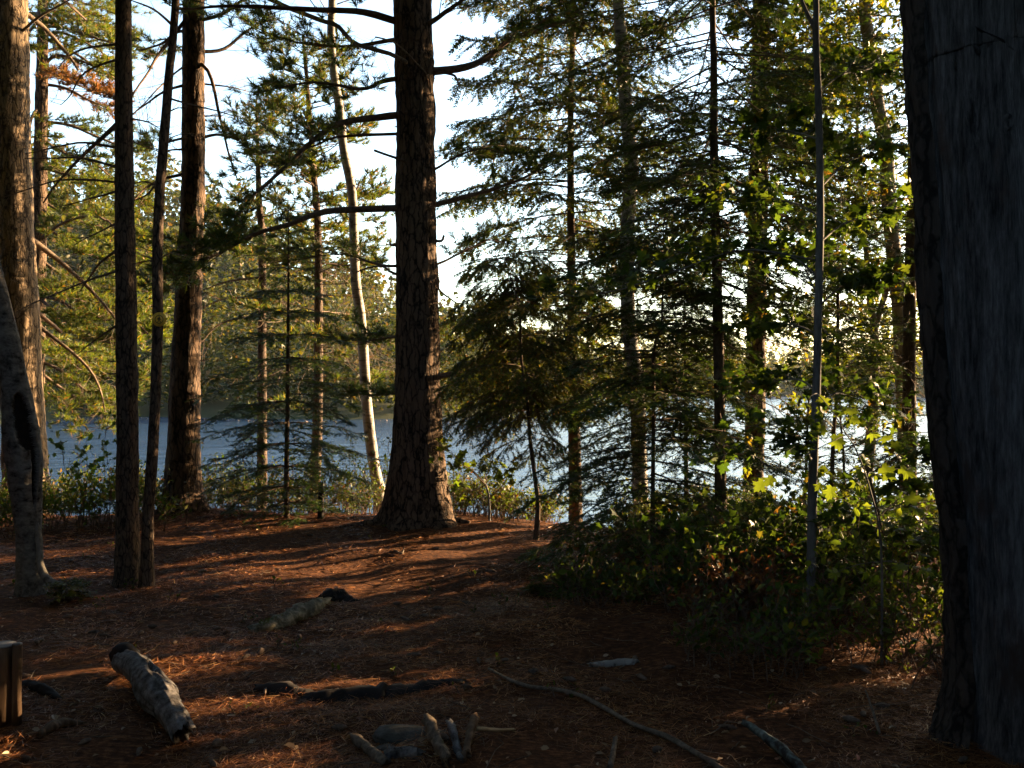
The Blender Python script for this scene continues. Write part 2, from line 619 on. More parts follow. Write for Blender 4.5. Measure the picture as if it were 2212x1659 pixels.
M['old_birch'] = bark_mat("old peeling birch bark", (0.025, 0.021, 0.018), (0.23, 0.21, 0.19), 6, 11, 0.8, 0.012, (0.03, 0.025, 0.02))
M['twig'] = bark_mat("twig bark", (0.04, 0.03, 0.022), (0.16, 0.11, 0.08), 20, 20, 0.2, 0.003)
M['dead_twig'] = bark_mat("bare dead twig", (0.045, 0.034, 0.026), (0.19, 0.142, 0.10), 20, 20, 0.2, 0.003)
M['cavity'] = plain_mat("near-black hollow wood", [(0.3, (0.008, 0.006, 0.005)), (0.7, (0.03, 0.02, 0.014))], 9)  # near-black brown for the deep faces of the hollows
M['fresh_wood'] = plain_mat("broken pale wood", [(0.3, (0.30, 0.20, 0.10)), (0.7, (0.52, 0.37, 0.2))], 14, 1, 1, 1)

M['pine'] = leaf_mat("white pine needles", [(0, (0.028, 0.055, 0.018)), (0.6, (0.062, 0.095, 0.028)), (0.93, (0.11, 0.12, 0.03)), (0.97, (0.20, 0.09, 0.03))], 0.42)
M['pine_lit'] = leaf_mat("sun-tinted pine needles", [(0, (0.05, 0.085, 0.015)), (0.6, (0.10, 0.13, 0.022)), (0.9, (0.16, 0.15, 0.03)), (0.96, (0.25, 0.11, 0.03))], 0.42)  # brighter copy of the pine needles, sunlight painted into the colour
M['pine_rust'] = leaf_mat("rusty dying pine needles", [(0, (0.08, 0.085, 0.02)), (0.5, (0.20, 0.09, 0.025)), (1, (0.26, 0.10, 0.04))], 0.35, (1.3, 1.2, .8))
M['fir'] = leaf_mat("fir needles", [(0, (0.018, 0.042, 0.016)), (0.7, (0.042, 0.075, 0.022)), (1, (0.075, 0.10, 0.025))], 0.3)
M['hemlock'] = leaf_mat("hemlock needles", [(0, (0.035, 0.055, 0.014)), (0.6, (0.075, 0.095, 0.022)), (0.9, (0.13, 0.12, 0.03)), (0.97, (0.2, 0.10, 0.03))], 0.42)
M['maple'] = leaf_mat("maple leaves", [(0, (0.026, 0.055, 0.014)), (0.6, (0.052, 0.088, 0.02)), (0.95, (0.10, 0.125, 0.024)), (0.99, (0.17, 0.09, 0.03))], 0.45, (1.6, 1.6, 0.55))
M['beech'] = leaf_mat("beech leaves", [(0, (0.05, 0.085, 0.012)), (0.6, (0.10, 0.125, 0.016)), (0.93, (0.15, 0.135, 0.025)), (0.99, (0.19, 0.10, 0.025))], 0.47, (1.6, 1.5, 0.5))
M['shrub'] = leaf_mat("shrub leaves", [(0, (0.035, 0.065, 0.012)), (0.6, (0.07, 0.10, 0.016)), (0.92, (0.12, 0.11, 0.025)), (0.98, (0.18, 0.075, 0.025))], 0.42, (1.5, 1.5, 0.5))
M['bright'] = leaf_mat("bright green leaves", [(0, (0.065, 0.11, 0.018)), (0.9, (0.115, 0.155, 0.024)), (1.0, (0.2, 0.17, 0.02))], 0.5, (1.6, 1.5, 0.5), clump=0.2)  # paler green than the shrub and maple leaves
M['rust_leaf'] = leaf_mat("withered fern and oak leaves", [(0, (0.13, 0.05, 0.02)), (0.6, (0.22, 0.09, 0.03)), (1, (0.30, 0.14, 0.05))], 0.35, (1.2, 1.1, .8))
M['far'] = leaf_mat("far forest leaves", [(0, (0.020, 0.032, 0.007)), (0.55, (0.046, 0.055, 0.010)), (0.9, (0.082, 0.074, 0.014)), (0.985, (0.11, 0.06, 0.016))], 0.4, (1.9, 1.7, .6), clump=0.4)


def ground_material():
    m, nt, bs = new_mat("needle floor")
    v = coords(nt, 1, 1, 1)
    big = noise(nt, v, 0.7, 4)
    fine = noise(nt, v, 26, 8, 0.7)
    streak = noise(nt, coords(nt, 14, 60, 30), 1.0, 5, 0.65)
    h = math_n(nt, 'ADD', fine, math_n(nt, 'MULTIPLY', streak, 0.7))
    c1 = ramp(nt, h, [(0.6, (0.022, 0.010, 0.006)), (0.85, (0.085, 0.037, 0.016)), (1.05, (0.19, 0.09, 0.037))])
    soil = mixc(nt, ramp(nt, big, [(0.35, (0, 0, 0)), (0.65, (1, 1, 1))]), (0.6, 0.5, 0.45), (1.1, 1.0, 0.95))
    c = mixc(nt, 1.0, c1, soil, 'MULTIPLY')
    # mossy, grassy ground away from the clearing
    sep = nt.nodes.new("ShaderNodeSeparateXYZ")
    g = nt.nodes.new("ShaderNodeNewGeometry")
    nt.links.new(g.outputs["Position"], sep.inputs[0])
    far = ramp(nt, math_n(nt, 'MULTIPLY', sep.outputs["Y"], 1 / 40.0), [(0.30, (0, 0, 0)), (0.36, (1, 1, 1))])
    c = mixc(nt, far, c, (0.028, 0.032, 0.014))
    nt.links.new(c, bs.inputs["Base Color"])
    bs.inputs["Roughness"].default_value = 0.95
    bs.inputs["Specular IOR Level"].default_value = 0.1
    bump(nt, bs, h, 0.9, 0.02)
    return m


def water_material():
    m, nt, bs = new_mat("rippled lake water")
    bs.inputs["Base Color"].default_value = (0.018, 0.046, 0.092, 1)
    bs.inputs["Roughness"].default_value = 0.14
    bs.inputs["IOR"].default_value = 1.33
    a = noise(nt, coords(nt, 0.45, 1.0, 1), 1.1, 5, 0.62)
    b = noise(nt, coords(nt, 0.5, 1.2, 1), 0.22, 3, 0.5)
    h = math_n(nt, 'ADD', a, math_n(nt, 'MULTIPLY', b, 1.6))
    bump(nt, bs, h, 1.0, 0.16)
    return m


def dead_trunk_mat():
    m, nt, bs = new_mat("weathered standing deadwood")
    grain = noise(nt, coords(nt, 30, 30, 3.2), 1.8, 10, 0.74)
    broad = noise(nt, coords(nt, 5, 5, 0.7), 1.4, 4, 0.55)
    h = math_n(nt, 'ADD', grain, math_n(nt, 'MULTIPLY', broad, 0.5))
    c = ramp(nt, h, [(0.56, (0.010, 0.009, 0.009)), (0.66, (0.050, 0.045, 0.044)), (0.78, (0.105, 0.096, 0.094)), (0.96, (0.22, 0.205, 0.20))])
    rot = ramp(nt, noise(nt, coords(nt, 4, 4, 1.6), 1.5, 5, 0.6), [(0.57, (0, 0, 0)), (0.68, (1, 1, 1))])
    c = mixc(nt, rot, c, (0.075, 0.05, 0.04))
    nt.links.new(c, bs.inputs["Base Color"])
    bs.inputs["Roughness"].default_value = 0.85
    bs.inputs["Specular IOR Level"].default_value = 0.2
    bump(nt, bs, h, 1.0, 0.03)
    return m


M['ground'] = ground_material()
M['water'] = water_material()
M['litter'] = leaf_mat("dry pine needles", [(0, (0.09, 0.030, 0.011)), (0.6, (0.23, 0.09, 0.030)), (0.95, (0.38, 0.18, 0.065)), (1, (0.45, 0.30, 0.14))], 0.15, (1, 1, 1), clump=0.35)
M['dry_leaf'] = leaf_mat("fallen dry leaves", [(0, (0.16, 0.09, 0.045)), (0.5, (0.28, 0.18, 0.10)), (0.85, (0.42, 0.31, 0.20)), (1, (0.30, 0.06, 0.03))], 0.2, (1, 1, 1), clump=0.2)
M['moss_log'] = plain_mat("pale mossy log", [(0.32, (0.05, 0.042, 0.022)), (0.5, (0.13, 0.115, 0.075)), (0.72, (0.30, 0.265, 0.20))], 18, b=.9, bd=.02)
M['grey_wood'] = plain_mat("weathered grey wood", [(0.34, (0.02, 0.017, 0.015)), (0.46, (0.075, 0.068, 0.063)), (0.56, (0.13, 0.12, 0.115)), (0.72, (0.20, 0.19, 0.185))], 6.0, 3, 3, 3, b=.9, bd=.02)
M['dead_trunk'] = dead_trunk_mat()
M['dark_log'] = plain_mat("dark log", [(0.3, (0.012, 0.010, 0.009)), (0.7, (0.035, 0.029, 0.026))], 6)  # near-black brown wood
M['lichen_wood'] = plain_mat("lichened branch", [(0.42, (0.03, 0.024, 0.02)), (0.54, (0.08, 0.095, 0.085)), (0.72, (0.19, 0.23, 0.21))], 22)
M['post_wood'] = plain_mat("split cedar post", [(0.3, (0.05, 0.028, 0.015)), (0.6, (0.14, 0.085, 0.048)), (0.8, (0.22, 0.15, 0.09))], 3, 10, 10, 1.2)
M['post_end'] = plain_mat("sawn grey wood end", [(0.3, (0.10, 0.10, 0.10)), (0.7, (0.24, 0.23, 0.22))], 9)
M['rock'] = plain_mat("mossy stone", [(0.3, (0.03, 0.03, 0.022)), (0.6, (0.075, 0.07, 0.06)), (0.8, (0.13, 0.12, 0.105))], 16, b=.9, bd=.015)
M['shore_rock'] = plain_mat("shore stones", [(0.3, (0.07, 0.05, 0.035)), (0.7, (0.18, 0.14, 0.105))], 5)


# ------------------------------------------------------------------ things
def thing(name, label, cat, loc, group=None):
    o = bpy.data.objects.new(name, None)
    o.empty_display_size = 0.1
    COL.objects.link(o)
    o.location = loc
    o["label"] = label
    o["category"] = cat
    if group:
        o["group"] = group
    return o


def tag(o, label, cat=None, group=None):
    o["label"] = label
    if cat:
        o["category"] = cat
    if group:
        o["group"] = group
    return o


def trunk_surface(C, R, sides, style, flare=0.0, flare_h=0.3, lobes=5, seed=0.0):
    """C (n,3) centre line from the base up, R (n)"""
    n = len(C)
    t, b, nn = frames(C)
    b = unit(np.array([[1.0, 0, 0]]) - t * t[:, :1])
    nn = np.cross(t, b)
    a = np.linspace(0, 2 * np.pi, sides, endpoint=False)
    s = np.r_[0, np.cumsum(np.linalg.norm(np.diff(C, axis=0), axis=1))]
    ca, sa = np.cos(a)[None], np.sin(a)[None]
    Rr = R[:, None]
    r = Rr + 0 * ca
    q = lambda k, kz: np.stack([ca * Rr * k + seed, sa * Rr * k + seed * 2, np.repeat((s * kz)[:, None], sides, 1)], -1)
    rm = float(np.median(R))
    r = r * (1 + 0.05 * vnoise(q(1.2 / rm, 0.8 / max(rm, .08))))
    if style == 'plates':
        ridge = 1 - np.abs(vnoise(q(24, 5.0)))
        ridge2 = 1 - np.abs(vnoise(q(46, 11)))
        r = r + (ridge ** 2 - .5) * 0.020 * min(1, rm / .18) + ridge2 * 0.007
    elif style == 'fine':
        r = r * (1 + 0.035 * vnoise(q(60, 30)))
    elif style == 'dead':
        r = r + 0.018 * vnoise(q(16, 1.0)) + 0.010 * vnoise(q(50, 2.2)) - 0.022 * np.clip(np.abs(vnoise(q(10, .55))) * -9 + 1, 0, 1)
    if flare:
        e = np.exp(-np.maximum(s - .1, 0) / flare_h)[:, None]
        ph = seed * 3.7
        lob = 0.55 + 0.75 * np.clip(np.sin(a * lobes + ph) * .6 + .4 * np.sin(a * (lobes - 2) + ph * 2), -0.4, 1)[None]
        r = r * (1 + flare * e * lob)
    V = C[:, None] + r[..., None] * (np.cos(a)[None, :, None] * b[:, None] + np.sin(a)[None, :, None] * nn[:, None])
    i = np.arange(n - 1)[:, None] * sides
    j = np.arange(sides)[None]
    j2 = (j + 1) % sides
    T = np.concatenate([np.stack([i + j, i + j2, i + sides + j2], -1).reshape(-1, 3), np.stack([i + j, i + sides + j2, i + sides + j], -1).reshape(-1, 3)])
    V = V.reshape(-1, 3)
    V = np.vstack([V, C[-1:]])
    j = np.arange(sides)
    T = np.vstack([T, np.stack([np.full(sides, len(V) - 1), (n - 1) * sides + j, (n - 1) * sides + (j + 1) % sides], -1)])
    return V, T


class Tree:
    """px: (u, v, width) from the top of the picture down, at distance D; grown on up to height top"""
    def __init__(self, name, label, px, D, top, bark, style='fine', sides=14, step=0.12, flare=0.35, flare_h=0.18, lobes=5, cat="tree", group=None, lean_y=0.0, topw=None):
        px = sorted(px, key=lambda p: p[1])
        P = np.array([at(u, v, D + lean_y * (VC - v) / F) for u, v, w in px])
        R = np.array([w / 2 / F * D for u, v, w in px])
        bot, up = P[-1], P[0]
        z = gz(bot[0], bot[1])
        g = np.array([bot[0], bot[1], z - 0.16])
        if bot[2] - z > 0.25:
            P = np.vstack([P, g])
            R = np.r_[R, R[-1] * 1.05]
        else:
            P[-1][2] = z - 0.16
        if top is not None and top > up[2] + 0.5:
            d = (P[0] - P[min(2, len(P) - 1)])
            d = d / max(abs(d[2]), 1e-3)
            h = top - up[2]
            r1 = R[0] * 0.25 if topw is None else topw
            P = np.vstack([up + d * h * 0.8 * np.array([.6, .6, 1]) + np.array([0, 0, h * .2]), up + d * h * .5 * np.array([.8, .8, 1]), P])
            R = np.r_[r1, R[0] * .65 + r1 * .1, R]
        P, R = P[::-1], R[::-1]
        L = float(np.sum(np.linalg.norm(np.diff(P, axis=0), axis=1)))
        n = max(8, int(L / step))
        Q = resample(np.c_[P, R], n)
        self.C, self.R = Q[:, :3], np.maximum(Q[:, 3], 0.002)
        self.D = D
        self.base = np.array([self.C[0][0], self.C[0][1], z])
        self.root = thing(name, label, cat, self.base, group)
        V, T = trunk_surface(self.C, self.R, sides, style, flare, flare_h, lobes, seed=float(len(bpy.data.objects) % 17) + .3)
        self.trunk = build("trunk", V, T, M[bark], self.root, self.base, True)
        self.bark = bark

    def c(self, z):
        i = int(np.argmin(np.abs(self.C[:, 2] - z)))
        return self.C[i], self.R[i]

    def limb(self, px, w0, w1, kind='dead', depth=0.0, mat=None, leafmat='pine', name='limb', opts=None, label=None, n=14):
        """px polyline from the trunk outwards; depth: how far the tip lies behind (+) or before (-) the trunk"""
        P = []
        k = len(px)
        for i, (u, v) in enumerate(px):
            z = at(u, v, self.D)[2]
            f = i / (k - 1)
            P.append(at(u, v, self.c(z)[0][1] + depth * f ** 1.1) if i else at(u, v, self.c(z)[0][1]))
        P = np.array(P)
        c, r = self.c(P[0][2])
        if np.linalg.norm(P[0][:2] - c[:2]) < r * 3.5:
            P[0] = c * .75 + P[0] * .25
        Q = resample(P, n)
        Q = Q + np.stack([n2(Q[:, 0], Q[:, 2], 5, 1.0), n2(Q[:, 0], Q[:, 2], 5, 2.0), n2(Q[:, 0], Q[:, 2], 5, 3.0)], -1) * 0.012 * np.linspace(0, 1, n)[:, None]
        dd = self.D / F / 2
        R = np.linspace(w0 * dd, w1 * dd, n)
        return self._limb(Q, R, kind, mat, leafmat, name, opts, label)

    def _limb(self, Q, R, kind, mat, leafmat, name, opts, label=None, coll=None):
        opts = dict(opts or {})
        wood, leaf = (Acc(), Acc()) if coll is None else coll
        tube(wood, Q, R, 7 if R[0] > .012 else 5, True, 0.12)
        if kind == 'pine':
            pine_shoots(Q, wood, leaf, **opts)
        elif kind == 'fir':
            fir_shoots(Q, wood, leaf, **opts)
        elif kind == 'broad':
            broad_shoots(Q, wood, leaf, **opts)
        elif kind == 'dead':
            dead_shoots(Q, wood, **opts)
        if coll is not None:
            return None
        o = wood.build(name, M[mat or ('dead_twig' if kind == 'dead' else 'twig')], self.root, self.base, True)
        if not leaf.empty():
            leaf.build("foliage", M[leafmat], o, self.base, False, "stuff")
        if label:
            o["label"] = label
        return o

    def whorls(self, z0, z1, n, length, slope=(-0.2, 0.2), kind='fir', leafmat='fir', opts=None, r=0.012, az=None, curve=0.0, matw='twig', name='crown', keep=None):
        """n limbs round the trunk between heights z0 and z1, joined as one part with its foliage"""
        wood, leaf = Acc(), Acc()
        for i in range(n):
            f = (i + RNG.uniform(0, 1)) / n
            z = z0 + (z1 - z0) * f
            c, rr = self.c(z)
            a = RNG.uniform(0, 2 * np.pi) if az is None else RNG.uniform(*az)
            L = (length[0] + (length[1] - length[0]) * f) * RNG.uniform(.65, 1.15)
            sl = slope[0] + (slope[1] - slope[0]) * f + RNG.normal(0, .06)
            t = np.linspace(0, 1, 9)[:, None]
            d = np.array([math.sin(a), math.cos(a), 0])
            Q = c + d * L * t + np.array([0, 0, 1.0]) * L * (sl * t + curve * t ** 2)
            Q = Q + RNG.normal(0, .012, Q.shape) * L * t
            if keep is not None and not keep(Q[-1]):
                continue
            self._limb(Q, np.linspace(r, r * .25, 9) * (0.6 + .4 * L / max(length)), kind, None, None, None, opts, None, (wood, leaf))
        if wood.empty():
            return None
        o = wood.build(name, M[matw], self.root, self.base, True)
        if not leaf.empty():
            leaf.build("foliage", M[leafmat], o, self.base, False, "stuff")
        return o

    def stubs(self, z0, z1, n, length=0.12, r=0.006, mat='dead_twig'):
        for i in range(n):
            z = U(z0, z1)
            c, rr = self.c(z)
            a = U(0, 2 * np.pi)
            d = np.array([math.sin(a), math.cos(a), U(-.3, .4)])
            L = rr + length * U(.4, 1.3)
            Q = c + d * np.linspace(0.3 * rr, L, 5)[:, None] + np.array([0, 0, 1]) * (np.linspace(0, 1, 5)[:, None] ** 2) * U(-.05, .05)
            w = Acc()
            tube(w, Q, np.linspace(r, r * .6, 5), 5)
            w.build("stub", M[mat], self.root, self.base, True)


# ------------------------------------------------------------------ ground, lake, hills
def terrain():
    def ax(lo, hi, n, fine):
        t = np.linspace(-1, 1, n)
        k = 5.2
        s = np.sinh(t * k) / np.sinh(k)
        return np.where(s < 0, -s * lo, s * hi)
    nx, ny = 231, 281
    x = ax(-420, 420, nx, 0)
    y = 7.0 + ax(-60, 620, ny, 0)
    X, Y = np.meshgrid(x, y)
    Z = ground_z(X.ravel(), Y.ravel())
    V = np.stack([X.ravel(), Y.ravel(), Z], -1)
    i = np.arange(ny - 1)[:, None] * nx
    j = np.arange(nx - 1)[None]
    Q = np.stack([i + j, i + j + 1, i + nx + j + 1, i + nx + j], -1).reshape(-1, 4)
    o = build("ground", V, Q, M['ground'], smooth_shade=True, kind="structure")
    w = build("lake_water", np.array([[-600, 8, WATER_Z], [600, 8, WATER_Z], [600, 520, WATER_Z], [-600, 520, WATER_Z]]), np.array([[0, 1, 2, 3]]), M['water'], kind="structure")


terrain()


def far_forest():
    acc = Acc()
    pts = []
    for k in range(4600):
        az = U(-0.62, 0.62)
        sh = 92 + 10 * math.sin(az * 9) - 22 * float(smooth(-.40, -.52, az)) + 150 * float(smooth(-.02, .10, az))
        r = sh + 1.5 + 90 * U(0, 1) ** 1.8 * (1.3 if az > 0 else 1)
        pts.append((az, r))
    # near-first spacing
    keep = []
    for az, r in pts:
        x, y = r * math.sin(az), r * math.cos(az)
        if all((x - a) ** 2 + (y - b) ** 2 > (1.85 + r * .005) ** 2 for a, b in keep):
            keep.append((x, y))
    for x, y in keep:
        r = math.hypot(x, y)
        z = gz(x, y)
        if z < WATER_Z + .1:
            continue
        h = U(5.5, 13.5)
        con = RNG.uniform() < .7
        n = int(190 if r < 135 else 95)
        t = U(0, 1, n)
        zz = z + h * (0.04 + .96 * t)
        if con:
            wd = h * .17 * (1.02 - t) ** .9 * (0.75 + .25 * np.sin(t * 26 + U(0, 6)))
        else:
            wd = h * .30 * np.sqrt(np.clip(1 - (2 * t - 1.0) ** 2, .03, 1))
        a = U(0, 2 * np.pi, n)
        rr = wd * np.sqrt(U(.35, 1.1, n))
        p = np.stack([x + rr * np.cos(a), y + rr * np.sin(a), zz], -1)
        d = np.stack([np.cos(a), np.sin(a), U(-.5, .3, n)], -1) + RNG.normal(0, .4, (n, 3))
        bake(acc, FAR_LEAF, p, d, U(.45, 1.0, n) * (.92 if r < 135 else 1.6), roll=.8)
    o = acc.build("far_forest", M['far'], kind="stuff")
    tag(o, "sunlit mixed forest covering the hills across the lake", "forest")


FAR_LEAF = [(np.array([[0, -.28, 0], [0.15, .3, .05], [.8, 0, -.12]]), np.array([[0, 1, 2]])), (np.array([[0, -.2, 0], [0.1, .35, .1], [.6, .15, -.1], [.7, -.2, -.1]]), np.array([[0, 1, 2], [0, 2, 3]]))]
far_forest()

# ------------------------------------------------------------------ trees on the left
t1 = Tree("pine_tree", "broad sunlit grey-barked pine at the picture's left edge, behind the hollow birch", [(22, 0, 66), (27, 300, 70), (33, 500, 72), (40, 640, 76), (46, 800, 80), (54, 1000, 86), (56, 1045, 90)], 13.0, 15.0, 'pine_bark_grey', 'plates', 40, 0.06, 0.25, .3)
t1.limb([(30, 10), (70, 40), (115, 80), (171, 152)], 12, 6, 'dead', 0.8, opts=dict(n=8, sub_len=.35))
t1.limb([(40, -60), (110, -20), (149, 11), (187, 45)], 10, 5, 'pine', 1.2, leafmat='pine_lit', opts=dict(t0=.4, sub_len=.7))
t1.limb([(45, 505), (67, 517), (107, 546), (160, 591), (213, 645), (250, 690)], 15, 5, 'dead', 0.9, opts=dict(n=16, sub_len=.55, t0=.2, tw=5), label="bare sunlit limb slanting down to the right")
t1.limb([(50, 650), (77, 671), (107, 695), (133, 719)], 11, 8, 'none', 0.4)
t1.limb([(50, 672), (80, 701), (120, 733), (160, 765), (200, 807), (219, 847), (227, 890)], 11, 3, 'dead', 0.7, opts=dict(n=18, sub_len=.6, t0=.25, tw=5))
t1.limb([(20, 90), (80, 40), (133, 11), (175, -16)], 7, 3, 'dead', -0.6)
t1.whorls(8.3, 14.5, 20, (3.0, 1.0), (0.0, .25), 'pine', 'pine', dict(tmpl=TUFT_BIG, sub_sp=.3, tw=3, tufts=2, sub_len=.8), .03)

t2 = Tree("birch_tree", "leaning old birch with a dark hollow in its trunk, nearest tree on the left", [(-40, 480, 40), (-10, 620, 44), (12, 720, 49), (32, 830, 55), (45, 930, 66), (54, 1020, 68), (59, 1110, 56), (64, 1190, 51), (66, 1262, 57)], 7.35, 7.5, 'old_birch', 'fine', 30, 0.05, 0.35, .14, 4)


def hollow_birch(tr):
    old = tr.trunk
    Q = resample(np.c_[tr.C, tr.R], 1200)
    zz = np.r_[np.linspace(Q[0, 2], .32, 26), np.arange(.329, 1.55, .009), np.linspace(1.58, Q[-1, 2], 50)]
    Q = Q[np.clip(np.searchsorted(Q[:, 2], zz), 0, 1199)] * np.array([1, 1, 0, 1]) + np.c_[0 * zz, 0 * zz, zz, 0 * zz]
    C, R = Q[:, :3], Q[:, 3]
    sides = 100
    v = VC - (C[:, 2] - EYE) * F / tr.D
    R = R * (1 + .10 * np.exp(-((v - 945) / 70) ** 2))
    V, T = trunk_surface(C, R, sides, 'fine', .35, .14, 4, 5.3)
    a = np.linspace(0, 2 * np.pi, sides, endpoint=False)[None]
    vv = v[:, None]
    q = np.stack([np.cos(a) * 2.2 + 0 * vv, np.sin(a) * 2.2 + 0 * vv, vv * .035 + 0 * a], -1)
    rag = .16 * vnoise(q) + .09 * vnoise(q * 3.1)
    dist = lambda a0: np.abs((a - np.radians(a0) + np.pi) % (2 * np.pi) - np.pi)
    w1 = .62 * np.sqrt(np.clip(1 - ((vv - 912) / 62) ** 2, 0, 1))
    m1 = w1 + rag * (w1 > 0) - dist(-50 + .12 * (vv - 912))
    w2 = np.interp(vv, [940, 975, 1040, 1098], [0, .26, .20, 0])
    m2 = w2 + rag * .7 * (w2 > 0) - dist(-24 - .08 * (vv - 975))
    cut = np.clip(np.maximum(m1, m2) / .10, 0, 1)
    lip = np.clip(1 - np.abs(np.maximum(m1, m2) + .05) / .10, 0, 1)
    tongue = np.exp(-((vv - 1020) / 48) ** 2 - (dist(-72) / .42) ** 2)
    n = len(C)
    P = V[:-1].reshape(n, sides, 3)
    f = 1 - cut * (.42 + .25 * rag) + .03 * lip + .10 * tongue
    V = np.vstack([(C[:, None] + (P - C[:, None]) * f[..., None]).reshape(-1, 3), V[-1:]])
    deep = np.r_[(cut > .55).reshape(-1), False]
    dk = deep[T].sum(1) >= 2
    bpy.data.objects.remove(old)
    tr.trunk = build("trunk", V, T[~dk], M['old_birch'], tr.root, tr.base, True)
    o = build("hollow", V, T[dk], M['cavity'], tr.root, tr.base, True)
    o["label"] = "dark hollow in the birch trunk"


hollow_birch(t2)
t2.whorls(5.6, 7.4, 14, (1.8, 1.0), (.4, .7), 'broad', 'beech', dict(tmpl=QLEAF, size=.2, n=10, sub_len=.5), .012)
rt = Acc()
tube(rt, resample([at(78, 1130, 7.32), at(85, 1180, 7.3), at(88, 1220, 7.27), at(100, 1250, 7.22), at(128, 1268, 7.15)], 14), np.linspace(.02, .035, 14), 9, True, .1)
rt.build("root", M['grey_bark'], t2.root, t2.base, True)

t3 = Tree("pine_tree", "straight dark pine trunk in the front pair on the left, thicker of the two", [(266, 0, 31), (267, 200, 33), (270, 500, 39), (273, 700, 41), (275, 900, 42), (275, 1100, 44), (276, 1244, 48)], 7.7, 13.0, 'thin_bark', 'plates', 26, 0.05, 0.55, .17)
for px, w, d in (([(266, 101), (187, 104), (149, 123), (125, 149)], 6, -.5), ([(262, 122), (187, 155), (149, 208), (131, 229)], 6, .3), ([(266, 215), (213, 208)], 4, .2),
                 ([(268, 250), (219, 299), (160, 355), (93, 437)], 11, .5), ([(268, 320), (187, 309), (128, 315), (57, 331)], 7, .2), ([(268, 364), (187, 344), (133, 340), (57, 343)], 7, .6),
                 ([(268, 400), (187, 388), (107, 393), (0, 427)], 6, -.4), ([(270, 410), (203, 427), (133, 443)], 6, .4), ([(272, 575), (187, 607), (107, 639), (32, 674)], 6, -.4),
                 ([(272, 531), (213, 570), (173, 629)], 8, .5), ([(272, 688), (213, 730), (165, 765)], 6, .4), ([(270, 474), (200, 508), (160, 530)], 5, .2), ([(272, 250), (320, 264), (347, 280)], 5, -.1),
                 ([(272, 300), (300, 312), (330, 322), (345, 330)], 4, .3)):
    t3.limb(px, w, w * .3, 'dead', d, mat='twig', opts=dict(n=7, sub_len=.32, tw=3, r=.003))
t3.stubs(1.2, 4.5, 9, .07, .008)
t3.whorls(7.4, 12.5, 22, (2.8, 1.0), (0.05, .25), 'pine', 'pine', dict(tmpl=TUFT_HUGE, scale=1.4, sub_sp=.3, tw=3, tufts=2, sub_len=.6), .02)

t4 = Tree("pine_tree", "thin curved dark pine bearing the round yellow trail marker", [(380, 0, 16), (366, 150, 18), (356, 280, 20), (345, 420, 21), (340, 560, 22), (341, 690, 22), (336, 850, 22), (328, 1000, 23), (320, 1120, 24), (316, 1250, 30)], 7.55, 11.0, 'thin_bark', 'fine', 20, 0.06, 0.6, .14)
for px, w, d in (([(374, 60), (333, 21), (283, 0)], 7, -.4), ([(356, 208), (416, 227), (480, 243), (517, 253)], 5, -.3), ([(340, 400), (310, 393), (283, 400)], 5, .2), ([(342, 384), (318, 420), (283, 437)], 6, .2),
                 ([(336, 559), (310, 565), (288, 573)], 5, .1), ([(336, 562), (300, 550)], 6, .15), ([(346, 555), (372, 545), (385, 540)], 4, -.2), ([(358, 250), (384, 232), (400, 236)], 4, .1), ([(350, 300), (390, 290), (420, 288)], 3, .2)):
    t4.limb(px, w, w * .35, 'dead', d, mat='twig', opts=dict(n=5, sub_len=.25, tw=2, r=.0025))
t4.stubs(2.2, 4.4, 7, .06, .006)
t4.whorls(7.2, 10.5, 16, (2.2, .8), (0.05, .25), 'pine', 'pine', dict(tmpl=TUFT_HUGE, scale=1.4, sub_sp=.3, tw=3, tufts=2, sub_len=.5), .014)

t5 = Tree("pine_tree", "flared dark pine with a sunlit right edge, between the front pair and the small fir", [(419, 0, 42), (418, 150, 44), (417, 400, 47), (408, 600, 52), (405, 700, 55), (399, 850, 62), (397, 950, 66), (396, 1040, 76), (398, 1125, 92)], 10.8, 16.0, 'pine_bark', 'plates', 40, 0.05, 0.55, .16, 4)
for px, w, d, k in (([(410, 20), (355, 101), (320, 155), (280, 213)], 9, -.8, 'dead'), ([(408, 183), (360, 195), (320, 221), (283, 248)], 7, -.5, 'dead'), ([(408, 130), (360, 173), (283, 251)], 5, -.9, 'dead'),
                    ([(408, 372), (333, 395), (283, 437)], 8, -.6, 'dead'), ([(426, 138), (445, 146), (464, 197), (475, 253), (491, 320), (512, 387)], 9, -.5, 'dead'),
                    ([(428, 180), (493, 187), (536, 196)], 5, .4, 'dead'), ([(428, 250), (460, 250), (482, 251)], 5, .2, 'dead'),
                    ([(405, 320), (360, 325), (345, 345)], 6, .3, 'dead')):
    t5.limb(px, w, w * .35, k, d, mat='twig', opts=dict(n=9, sub_len=.45, tw=3, r=.0035))
t5.limb([(425, 40), (480, 30), (540, -10), (600, -40)], 9, 4, 'pine', -.3, opts=dict(t0=.3))
t5.limb([(410, 60), (380, 70), (350, 95), (300, 110)], 8, 3, 'pine', .4, opts=dict(t0=.3, sub_len=.5))
t5.limb([(425, 110), (480, 107), (533, 67), (590, 35)], 9, 4, 'dead', .6, mat='twig', opts=dict(n=14, sub_len=.5))
t5.limb([(410, 290), (390, 300), (350, 310), (345, 325)], 7, 3, 'pine', -.3, opts=dict(t0=.3, sub_len=.35))
t5.limb([(425, 300), (470, 290), (520, 300), (570, 280)], 8, 3, 'pine', .3, opts=dict(t0=.35, sub_len=.5))
t5.limb([(425, -70), (520, -35), (611, 11), (646, 25), (691, 43), (726, 53), (752, 83), (784, 99), (838, 115), (878, 136)], 11, 8, 'dead', -1.7, opts=dict(n=10, sub_len=.4, tw=2, r=.003), n=24, label="pale broken branch hanging across to the centre pine")
